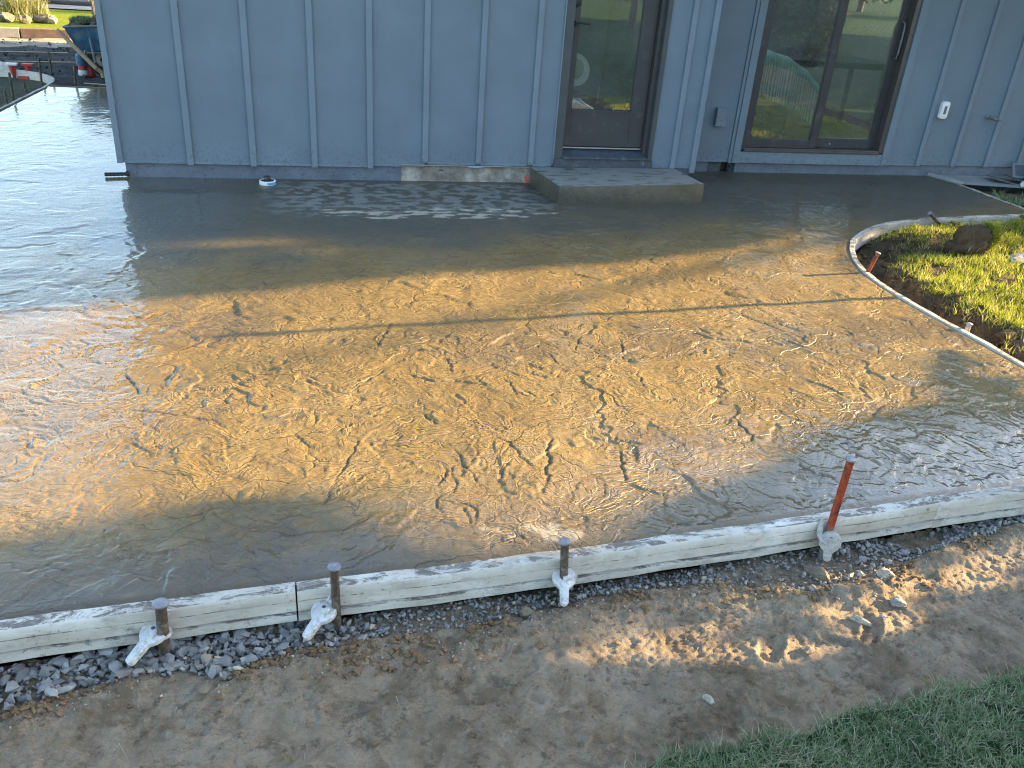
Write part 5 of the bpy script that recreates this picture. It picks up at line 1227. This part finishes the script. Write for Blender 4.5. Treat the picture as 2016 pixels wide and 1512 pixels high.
# ------------------------------------------------------------------ far left yard
xs = np.linspace(-14, 0.0, 260); ys = np.linspace(10.46, 16.3, 190); X, Y = np.meshgrid(xs, ys)
Z = -0.085+0.03*fbm(X*1.6, Y*3.2, 4, 401)+0.012*np.abs(fbm(X*6, Y*11, 3, 405))-0.02
keep = ~inpoly(X[:-1, :-1]+0.03, Y[:-1, :-1], [(-40, -6), (-3.0, -6), (-3.0, 10.9), (-3.06, 11.2), (-3.37, 11.5), (-40, 11.62)])
mi = ((Y[:-1, :-1] > 14.75+0.2*np.sin(X[:-1, :-1]*3)) & keep)[keep].astype(np.int32)  # sunlit soil copy takes over where the house shade ends
v, f, at = compact(np.stack([X, Y, Z], -1).reshape(-1, 3), grid_faces(len(xs), len(ys), keep), {'tint': Z})
o = npmesh('dirt_yard', v, f, 'yard', at, True, None, ['yard', 'yard_sunlit'], mi); tag(o, 'dark furrowed dirt yard beyond the wet path', kind='structure')
rr = np.random.RandomState(95); n = 700; x = rr.uniform(-6, -1.5, n); y = rr.uniform(10.6, 15.5, n); s = 0.01+0.035*rr.rand(n)**2
ok = ~((x < -2.8) & (y < 11.8)); scatter_stones('soil_crumbs', np.stack([x, y, np.full(n, -0.075)], -1)[ok], s[ok], rr.rand(ok.sum()), 'yard', 'dark soil lumps in the far yard', rr)
for (a, b, lab) in (((-3.9, 12.6), (-2.2, 12.9), 'long pale lath lying across the dark yard'), ((-4.6, 13.5), (-3.4, 13.65), 'short lath at the back of the dark yard'), ((-2.62, 11.02), (-2.2, 10.85), 'pale lath by the wheelbarrow foot')):
    tag(obj('wood_lath', MB().tube([(a[0], a[1], -0.045), (b[0], b[1], -0.035)], 0.014, 6, True, 0.5), 'handlewood'), lab, 'lath', 'laths on the dirt yard')
def edging(x0, x1, mat, lab):
    y0 = 15.9+0.30*(x0+4.5)*0.55; y1 = 15.9+0.30*(x1+4.5)*0.55
    m = MB().box(0, math.hypot(x1-x0, y1-y0), -0.07, 0.07, -0.1, 0.045).xf(Matrix.Translation((x0, y0, 0)) @ Matrix.Rotation(math.atan2(y1-y0, x1-x0), 4, 'Z'))
    return tag(obj('garden_edging', m, mat, None, 0.01), lab, 'edging', 'edging along the front lawn')
edging(-7.5, -4.62, 'paver', 'pale sunlit edging block at far left'); edging(-4.60, -1.6, 'timber', 'brown edging timber between dirt yard and lawn')
for px, sz, sd, lab in (((84, 44), (0.19, 0.14, 0.12), 51, 'largest brown boulder by the ornamental grass'), ((44, 45), (0.11, 0.10, 0.08), 52, 'small brown boulder between the two grass clumps'), ((6, 42), (0.15, 0.12, 0.10), 53, 'brown boulder at the left photo edge'), ((97, 46), (0.10, 0.09, 0.075), 54, 'pale boulder right beside the largest boulder')):
    c = G(px, 0.02); rock('boulder', (c[0], c[1]+0.15, 0.06), sz, 'rockbrown' if sd != 54 else 'rockpale', sd, lab, 'boulder')
for px, h0, sd, lab in (((24, 41), 0.46, 61, 'tall feathery ornamental grass at far left'), ((56, 40), 0.40, 62, 'bushy yellow-green ornamental grass by the boulders')):
    c = G(px, 0.0); c[1] += 0.3
    t = thing('ornamental_grass', (c[0], c[1], 0), lab, 'ornamental grass'); rr = np.random.RandomState(sd); n = 700
    p = np.stack([rr.normal(0, 0.10, n), rr.normal(0, 0.08, n), np.zeros(n)], -1)
    blades('blades', p, h0, 0.012, 'grass3', None, sd, 0.45, parent=t, kind=None, tint=np.clip(rr.normal(0.45, 0.25, n), 0, 1), seg=3)
    n = 60; p = np.stack([rr.normal(0, 0.10, n), rr.normal(0, 0.08, n), np.zeros(n)], -1)
    blades('plumes', p, h0*1.25, 0.02, 'grass3', None, sd+9, 0.25, parent=t, kind=None, tint=0.8+0.2*rr.rand(n), seg=3)
# far forms' stakes and red clamps
FS = 'thin stakes round the far left yard'
def fstake(basepx, toppx, lab, mat='stake', r=0.012, z=-0.06):
    b = G(basepx, z); tp = W(toppx, b[1]+0.01); return stake(b, tp, r, lab, mat, False, FS)
fstake((14, 204), (8, 178), 'dark stake outside the form near the left photo edge'); fstake((15+12, 199), (18, 143), 'dark leaning stake in front of the first red clamp')
fstake((50, 176), (46, 162), 'short dark stub in the side yard'); fstake((82, 163), (76, 113), 'stake with a red painted top inside the form curve')
fstake((103, 152), (95, 102), 'tall dark stake at the tip of the form curve'); fstake((149, 173), (146, 128), 'dark stake at the end of the wet path')
c1, c2 = G((82, 140), 0.0), G((76, 114), 0.0)
b_ = W((80, 138), 11.1); e_ = W((76, 113), 11.1)
tag(obj('flag_strip', MB().tube([b_, (b_+e_)/2, e_], 0.022, 6, True, 0.4), 'red'), 'orange-red marking strip tied to the far stake', 'marker')
for px, mat, lab in (((23, 126), 'white', 'far form clamp with a white top plate'), ((54, 127), 'red', 'far form clamp with a red flared top')):
    p = W(px, 11.50); x, z = p[0], p[2]
    t = thing('pin_clamp', (x, 11.5, -0.08), lab, 'clamp', 'far pin clamps')
    obj('top_plate', MB().box(x-0.06, x+0.06, 11.46, 11.54, z-0.012, z+0.012), mat, t, 0.004)
    obj('flare', MB().tube([(x, 11.5, z-0.13), (x, 11.5, z-0.09), (x, 11.5, z-0.012)], [0.018, 0.028, 0.042], 6), 'red', t)
    obj('pin', MB().tube([(x, 11.5, -0.08), (x, 11.5, z-0.12)], 0.016, 8), 'stake', t)
p = W((47, 153), 11.45); tag(obj('red_bracket', MB().box(p[0]-0.06, p[0]+0.06, 11.41, 11.45, p[2]-0.022, p[2]+0.022), 'red', None, 0.006), 'red bracket lying under the red-topped clamp', 'bracket')

# ------------------------------------------------------------------ wheelbarrow
by = 11.5
t = thing('wheelbarrow', (-2.62, by, -0.03), 'scuffed blue steel wheelbarrow with wooden handles, loaded with sod', 'wheelbarrow')
def P(px, y=by): return Vector(W(px, y))
rimL, rimR, botL, botR = P((125, 53)), P((215, 51)), P((150, 97)), P((206, 103))
wd = 0.62
prof = [rimL, P((130, 62)), P((138, 80)), botL, botR, P((222, 60)), rimR]
def tray_ring(k, inset): return [Vector((q.x+(0.5*(rimL.x+rimR.x)-q.x)*inset, q.y+k, q.z)) for q in prof]
rows = [tray_ring(0.0, 0.0), tray_ring(wd, 0.0)]
lowin = 0.10
m = MB(); A_ = [Vector((q.x, by+(lowin if q.z < rimL.z-0.1 else 0), q.z)) for q in prof]; B_ = [Vector((q.x, by+wd-(lowin if q.z < rimL.z-0.1 else 0), q.z)) for q in prof]
n = len(prof); m.add(A_+B_, [(i, i+1, n+i+1, n+i) for i in range(n-1)]+[tuple(range(n)), tuple(reversed(range(n, 2*n)))])
obj('tray', m, 'bluepaint', t, 0.012, True)
obj('tray_rim', MB().tube([A_[0], A_[-1], B_[-1], B_[0], A_[0]], 0.014, 8), 'greysteel', t)
h0, h1 = P((112, 58), by-0.02), P((190, 135), by-0.05)
obj('handle', MB().tube([h0, h0+(h1-h0)*0.5, h1], [0.022, 0.026, 0.026], 8), 'handlewood', t)
obj('handle', MB().tube([h0+Vector((0.02, 0.55, 0.0)), h1+Vector((0, 0.5, 0))], 0.025, 8), 'handlewood', t)
obj('strut', MB().tube([P((177, 74), by-0.02), P((188, 124), by-0.04)], 0.017, 6), 'greysteel', t)
obj('brace', MB().tube([P((172, 104), by+0.1), P((200, 105), by+0.1)], 0.016, 6), 'greysteel', t)
wc = P((202, 128), by+0.25)
wl = obj('wheel', MB().lathe([(0.11, -0.035), (0.175, -0.04), (0.195, -0.02), (0.195, 0.02), (0.175, 0.04), (0.11, 0.035)], 28).xf(Matrix.Translation((wc.x+0.02, by+0.25, 0.135)) @ Matrix.Rotation(PI/2, 4, 'X')), 'tyre', t, 0, True)
obj('rim', MB().lathe([(0.109, -0.03), (0.03, -0.045), (0.03, 0.045), (0.109, 0.03)], 20).xf(Matrix.Translation((wc.x+0.02, by+0.25, 0.135)) @ Matrix.Rotation(PI/2, 4, 'X')), 'rockgrey', wl)
obj('nose_guard', MB().tube([h1, P((200, 142), by-0.02), P((204, 152), by)], 0.024, 8), 'handlewood', t)
obj('leg', MB().tube([P((168, 100), by+0.45), P((166, 126), by+0.45)], 0.016, 6), 'greysteel', t)
lx0, lx1, lz = rimL.x+0.06, rimR.x-0.02, rimL.z
for k, (fx, sx, hh, lab) in enumerate(((0.2, 0.15, 0.075, 'left grassy sod piece on the wheelbarrow load'), (0.52, 0.16, 0.07, 'middle sod piece on the wheelbarrow load'), (0.9, 0.18, 0.15, 'tall dark sod heap on the wheelbarrow load'))):
    cx = lx0+(lx1-lx0)*fx
    o = rock('sod_piece', (cx, by+0.3, lz+hh*0.25), (sx, 0.22, hh), 'soil', 30+k, lab, 'sod')
    rr = np.random.RandomState(100+k); n = 420; a = rr.rand(n)*2*PI; q = np.sqrt(rr.rand(n))*0.9
    blades('turf', np.stack([sx*q*np.cos(a), 0.2*q*np.sin(a), hh*0.75*np.sqrt(1-q*q)], -1), 0.05, 0.008, 'grass', None, 110+k, 0.8, parent=o, kind=None)
# containers behind the wheelbarrow
for px0, px1, y, cols, lab in (((165, 148), (164, 105), 11.95, ('white', 'red', 'bluepaint'), 'blue and red canister with white foot behind the wheelbarrow'), ((179, 150), (176, 110), 12.0, ('red', 'red', 'furn'), 'dark red canister with black top behind the wheelbarrow')):
    b0, b1 = W(px0, y), W(px1, y); H = b1[2]-b0[2]; x = b0[0]
    t = thing('canister', (x, y, b0[2]), lab, 'canister')
    obj('foot', MB().lathe([(0.055, 0), (0.06, 0.01), (0.056, H*0.24)], 18, (x, y, b0[2])), cols[0], t, 0, True)
    obj('band', MB().lathe([(0.05, H*0.241), (0.05, H*0.45)], 18, (x, y, b0[2])), cols[1], t, 0, True)
    obj('body', MB().lathe([(0.062, H*0.451), (0.064, H*0.9), (0.04, H)], 18, (x, y, b0[2])), cols[2], t, 0, True)

# ------------------------------------------------------------------ parked car and young tree, far
t = thing('parked_car', (-4.9, 22.6, -0.04), 'dark parked car at the top left edge of the photo', 'car')
side = [(-2.1, 0.25), (-2.15, 0.55), (-2.0, 0.75), (-1.0, 0.88), (-0.45, 1.32), (0.9, 1.36), (1.55, 0.92), (2.1, 0.82), (2.18, 0.5), (2.1, 0.25)]
m = MB(); n = len(side); ya, yb2 = 21.85, 23.55
m.add([(x-4.9, ya+(0.14 if z > 1 else 0), z) for x, z in side]+[(x-4.9, yb2-(0.14 if z > 1 else 0), z) for x, z in side], [tuple(range(n)), tuple(reversed(range(n, 2*n)))]+[(i, n+i, n+(i+1) % n, (i+1) % n) for i in range(n)])
obj('body', m, 'carpaint', t, 0.04, True)
obj('side_window', MB().add([(-5.75, ya+0.03, 0.92), (-5.30, ya+0.11, 1.26), (-4.05, ya+0.12, 1.29), (-3.45, ya+0.03, 0.94)], [(0, 3, 2, 1)]), 'black', t)
for wx in (-6.25, -3.55):
    for wy in (21.95, 23.45):
        w_ = obj('wheel', MB().lathe([(0.20, -0.09), (0.30, -0.10), (0.325, -0.07), (0.325, 0.07), (0.30, 0.10), (0.20, 0.09)], 28).xf(Matrix.Translation((wx, wy, 0.29)) @ Matrix.Rotation(PI/2, 4, 'X')), 'tyre', t, 0, True)
        obj('rim', MB().lathe([(0.199, -0.08), (0.05, -0.09), (0.05, 0.09), (0.199, 0.08)], 20).xf(Matrix.Translation((wx, wy, 0.29)) @ Matrix.Rotation(PI/2, 4, 'X')), 'rim', w_, 0, True)
c = G((186, 30), 0.0)
t = thing('young_tree', (c[0], c[1], 0), 'thin young tree trunk at the house corner far behind', 'tree')
obj('trunk', MB().tube([(c[0], c[1], 0), (c[0]-0.01, c[1], 0.5), (c[0]-0.03, c[1], 1.1), (c[0], c[1], 2.0)], [0.035, 0.03, 0.026, 0.018], 8), 'bark', t, 0, True)
rr = np.random.RandomState(120); n = 700; zz = rr.uniform(0.25, 2.3, n); ww = np.where(zz < 0.9, 0.05, 0.35)
pp = np.stack([rr.normal(0.05, 1, n)*ww, rr.normal(0, 1, n)*ww, zz], -1)
blades('leaves', pp, 0.05, 0.03, 'grass3', None, 121, 0.9, parent=t, kind=None, tint=0.6+0.4*rr.rand(n))

# ------------------------------------------------------------------ trees to the right (they shade the yard) and behind the viewer
LIT = [[(-200, 640), (120, 600), (300, 585), (600, 560), (1000, 530), (1300, 505), (1500, 478), (1640, 452), (1690, 480), (1700, 525), (1740, 525), (1800, 508), (1880, 503), (1900, 500), (1880, 470), (1900, 440), (1960, 440), (2016, 490), (2300, 560), (2500, 830), (2016, 800), (1985, 745), (1900, 745), (1868, 690), (1840, 735), (1870, 790), (1700, 830), (1640, 855), (1500, 930), (1330, 985), (1180, 1085), (1040, 1095), (900, 1105), (790, 1075), (720, 1020), (600, 985), (450, 982), (330, 1005), (240, 1050), (100, 1065), (0, 1075), (-300, 1080)]]
LITG = [[tuple(G(p)[:2]) for p in poly] for poly in LIT]
SPOT = [((450, 480), 0.42, 0.10, 0), ((900, 412), 0.42, 0.09, 0), ((1330, 1270), 0.15, 0.065, -.12), ((1630, 1205), 0.15, 0.042, -.12), ((1940, 1110), 0.18, 0.055, -.12), ((1960, 1062), 0.10, 0.02, -.12), ((760, 1290), 0.10, 0.02, -.12), ((450, 1300), 0.09, 0.02, -.1), ((330, 1330), 0.06, 0.02, -.12), ((560, 1360), 0.08, 0.02, -.12), ((680, 1320), 0.05, 0.015, -.12), ((1030, 1200), 0.05, 0.012, -.12), ((1900, 1180), 0.10, 0.02, -.12), ((1560, 1150), 0.06, 0.012, -.12), ((1420, 1230), 0.08, 0.03, -.12), ((1730, 1140), 0.05, 0.012, -.12), ((60, 1385), 0.06, 0.012, -.12), ((150, 1370), 0.10, 0.02, -.12), ((1100, 1240), 0.10, 0.015, -.12), ((1850, 455), 0.5, 0.12, 0), ((1490, 1195), 0.05, 0.015, -.12), ((1750, 1160), 0.06, 0.015, -.12)]
SPG = [(*(G(p, z)-SUN_DIR*z/SUN_DIR[2])[:2], a, b) for p, a, b, z in SPOT]      # where the sun ray to each spot crosses patio level
def is_lit(x, y, ga=0.0, gb=0.0):
    r = np.zeros(x.shape, bool)
    for p in LITG: r |= inpoly(x, y, p)
    for sx, sy, a, b in SPG: r |= ((x-sx)/(a+ga))**2+((y-sy)/(b+gb))**2 < 1
    return r
HALF = [tuple((G(p, -.12)+SUN_DIR*.12/SUN_DIR[2])[:2]) for p in ((700, 1235), (900, 1225), (1150, 1165), (1500, 1150), (1800, 1085), (2016, 1030), (2100, 1120), (2016, 1165), (1750, 1260), (1480, 1335), (1200, 1345), (1000, 1330), (700, 1300))]
def half_lit(x, y):
    return inpoly(x, y, HALF) & (perlin(x*3.2+y*2, y*8, 501)+0.25*perlin(x*12, y*26, 502) > -0.08)
def shade_tree(name, base, crowns, nleaf, seed, label, test=None, leaf=0.13, trunk=0.16, cull=True):
    t = thing(name, base, label, 'tree', 'trees outside the photo'); r = np.random.RandomState(seed)
    top = max(c_[2] for c_ in crowns)
    m = MB().tube([(base[0], base[1], base[2]-0.2), (base[0]+0.05, base[1]+0.05, top*0.3), (base[0], base[1], top*0.7), (base[0]+0.1, base[1], top)], [trunk*1.3, trunk, trunk*0.7, trunk*0.3], 10)
    for c_ in crowns:
        m.tube([(base[0], base[1], c_[2]*0.45), ((base[0]+c_[0])/2, (base[1]+c_[1])/2, c_[2]*0.75), (c_[0], c_[1], c_[2])], [trunk*0.45, trunk*0.3, trunk*0.12], 7)
    if trunk < 0.05:
        m = MB()
        for q in range(14):
            c_ = crowns[q % len(crowns)]; m.tube([(base[0]+r.uniform(-.2, .2), base[1]+r.uniform(-.3, .3), base[2]-0.1), (c_[0]+r.uniform(-.3, .3), c_[1]+r.uniform(-.3, .3), 0.35+0.3*r.rand())], [0.014, 0.006], 5)
    obj('trunk', m, 'bark', t, 0, True)
    P_ = []
    for (cx, cy, cz, rx, ry, rz) in crowns:
        n = int(nleaf/len(crowns)); q = r.randn(n, 3); q /= np.linalg.norm(q, axis=1)[:, None]; q *= (r.rand(n, 1)**0.4)
        p = np.array([cx, cy, cz])+q*[rx, ry, rz]
        P_.append(p)
    p = np.concatenate(P_); p = p[p[:, 2] > 0.5]
    if test is not None:
        g = p - SUN_DIR[None]*(p[:, 2:3]/SUN_DIR[2])
        p = p[~test(g[:, 0], g[:, 1])]  # leaves cut away so the crown's shadow spares the chosen sun patches
    elif cull:
        p = p[fbm(p[:, 0]*0.9, p[:, 1]*0.9+p[:, 2]*0.8, 3, seed) > -0.15]
    R = rot_rand(r, len(p)); s = leaf*(0.6+0.8*r.rand(len(p)))
    quad = np.array([[-.5, -.12, 0], [.0, -.34, .06], [.5, 0, 0], [0, .34, .06]])
    V = (quad[None]*s[:, None, None])@np.transpose(R, (0, 2, 1))+p[:, None]
    F = np.arange(len(p)*4).reshape(-1, 4)
    o = npmesh('crown', V.reshape(-1, 3)-np.array(base), F, 'leaf', {'tint': np.repeat(r.rand(len(p)), 4)}, False, t)
    return t
shade_tree('broadleaf_tree', (16.2, -0.6, -0.1), [(16, -1.2, 4.0, 2.6, 2.4, 3.0), (16.4, 1.6, 4.2, 2.4, 2.3, 3.2), (15.6, 0.2, 6.5, 2.0, 2.2, 1.6)], 42000, 201, 'broadleaf tree beyond the right photo edge shading the foreground', lambda x, y: is_lit(x, y, 0.28, 0.20) | inpoly(x, y, HALF), 0.15)
shade_tree('broadleaf_tree', (17.5, 8.3, -0.1), [(17, 6.6, 4.2, 2.4, 2.3, 3.2), (17.4, 8.8, 4.2, 2.4, 2.4, 3.2), (16.6, 4.6, 4.6, 2.0, 1.6, 2.8)], 42000, 202, 'broadleaf tree beyond the right photo edge shading the house front', is_lit, 0.15)
shade_tree('broadleaf_tree', (15, 24.0, -0.1), [(15, 22.6, 3.6, 2.5, 1.9, 2.7), (15, 25.5, 4.0, 2.5, 2.2, 3.0)], 15000, 203, 'tree added out of sight behind the house, shading the road', lambda x, y: y < 19.55, 0.17)  # added caster for the shade over the far lawn edge and road
shade_tree('added_shrub', (6.6, 1.7, -0.07), [(6.5, 0.9, 1.15, 0.8, 0.75, 1.05), (6.7, 1.7, 1.2, 0.8, 0.75, 1.15), (6.5, 2.5, 1.15, 0.75, 0.7, 1.05), (6.1, 3.4, 0.7, 0.4, 0.38, 0.6)], 75000, 204, 'tall leafy shrub added for its foreground shade, just beyond the right photo edge', lambda x, y: is_lit(x, y) | half_lit(x, y), 0.06, 0.035)  # added close by so the foreground sun dapples come out sharper
for k, (x, y, hh, lab) in enumerate(((-6, -36, 8.0, 'dark tree at the far back of the garden, leftmost'), (4, -38, 9.0, 'dark tree at the far back of the garden behind the slim tree'), (14, -40, 8.5, 'dark tree at the far back of the garden, centre'), (34, -38, 9.0, 'dark tree at the far back of the garden behind the soil mound'), (44, -30, 8.0, 'dark tree at the back right corner of the garden'))):
    shade_tree('garden_tree', (x, y, -0.1), [(x, y, hh*0.45, 3.2, 3.2, hh*0.44), (x+0.6, y-0.5, hh*0.75, 2.2, 2.2, hh*0.25)], 7000, 300+k, lab, None, 0.42)
for k, (x, y, hh, lab) in enumerate(((24, -1.5, 6.5, 'wide tree added right of the lawn for its shade, beside the driveway'), (25, -6.5, 7.0, 'wide tree added right of the lawn for its shade, nearer the house'), (26, -11.5, 7.5, 'wide tree added right of the lawn for its shade, farther from the house'))):  # added to darken the lawn mirrored in the sliding door
    shade_tree('garden_tree', (x, y, -0.1), [(x, y, 3.6, 3.2, 3.3, 3.4), (x+0.3, y+0.4, 5.5, 2.8, 2.8, 2.0)], 12000, 330+k, lab, None, 0.42, 0.2, False)
shade_tree('garden_tree', (9.3, -12.6, -0.1), [(9.3, -12.6, 6.0, 2.2, 2.2, 2.0), (9.8, -13, 7.5, 1.5, 1.5, 1.2)], 5000, 311, 'slim sunlit tree on the back lawn', None, 0.28, 0.09)
rock('soil_mound', (25.5, -33, 0.1), (5.0, 2.2, 0.9), 'clod', 55, 'large mound of brown soil on the back lawn', 'soil mound')
# wooden pole planted in the lawn beyond the right edge; its long thin shadow crosses the patio
tip = np.array([-0.50, 3.60, 0.0]); bx = 5.12; k_ = (bx-tip[0])/SUN_DIR[0]
bt = tip+SUN_DIR*k_
t = thing('tool_pole', (bx, bt[1], -0.03), 'thin wooden tool pole planted upright in the lawn', 'pole')
obj('pole_shaft', MB().tube([(bx, bt[1], -0.25), (bx, bt[1], bt[2])], 0.018, 10), 'handlewood', t, 0, True)
obj('pole_grip', MB().tube([(bx, bt[1], bt[2]-0.12), (bx, bt[1], bt[2]+0.002)], 0.021, 10), 'furn', t, 0, True)
# two rocks by the mound, seen only in the glass
rock('boulder', (24.2, -30.4, 0.1), (0.9, 0.5, 0.4), 'rockpale', 401, 'long pale boulder in front of the soil mound', 'boulder')
rock('boulder', (27.4, -30.6, 0.05), (0.6, 0.5, 0.35), 'rockgrey', 402, 'grey boulder at the right foot of the soil mound', 'boulder')
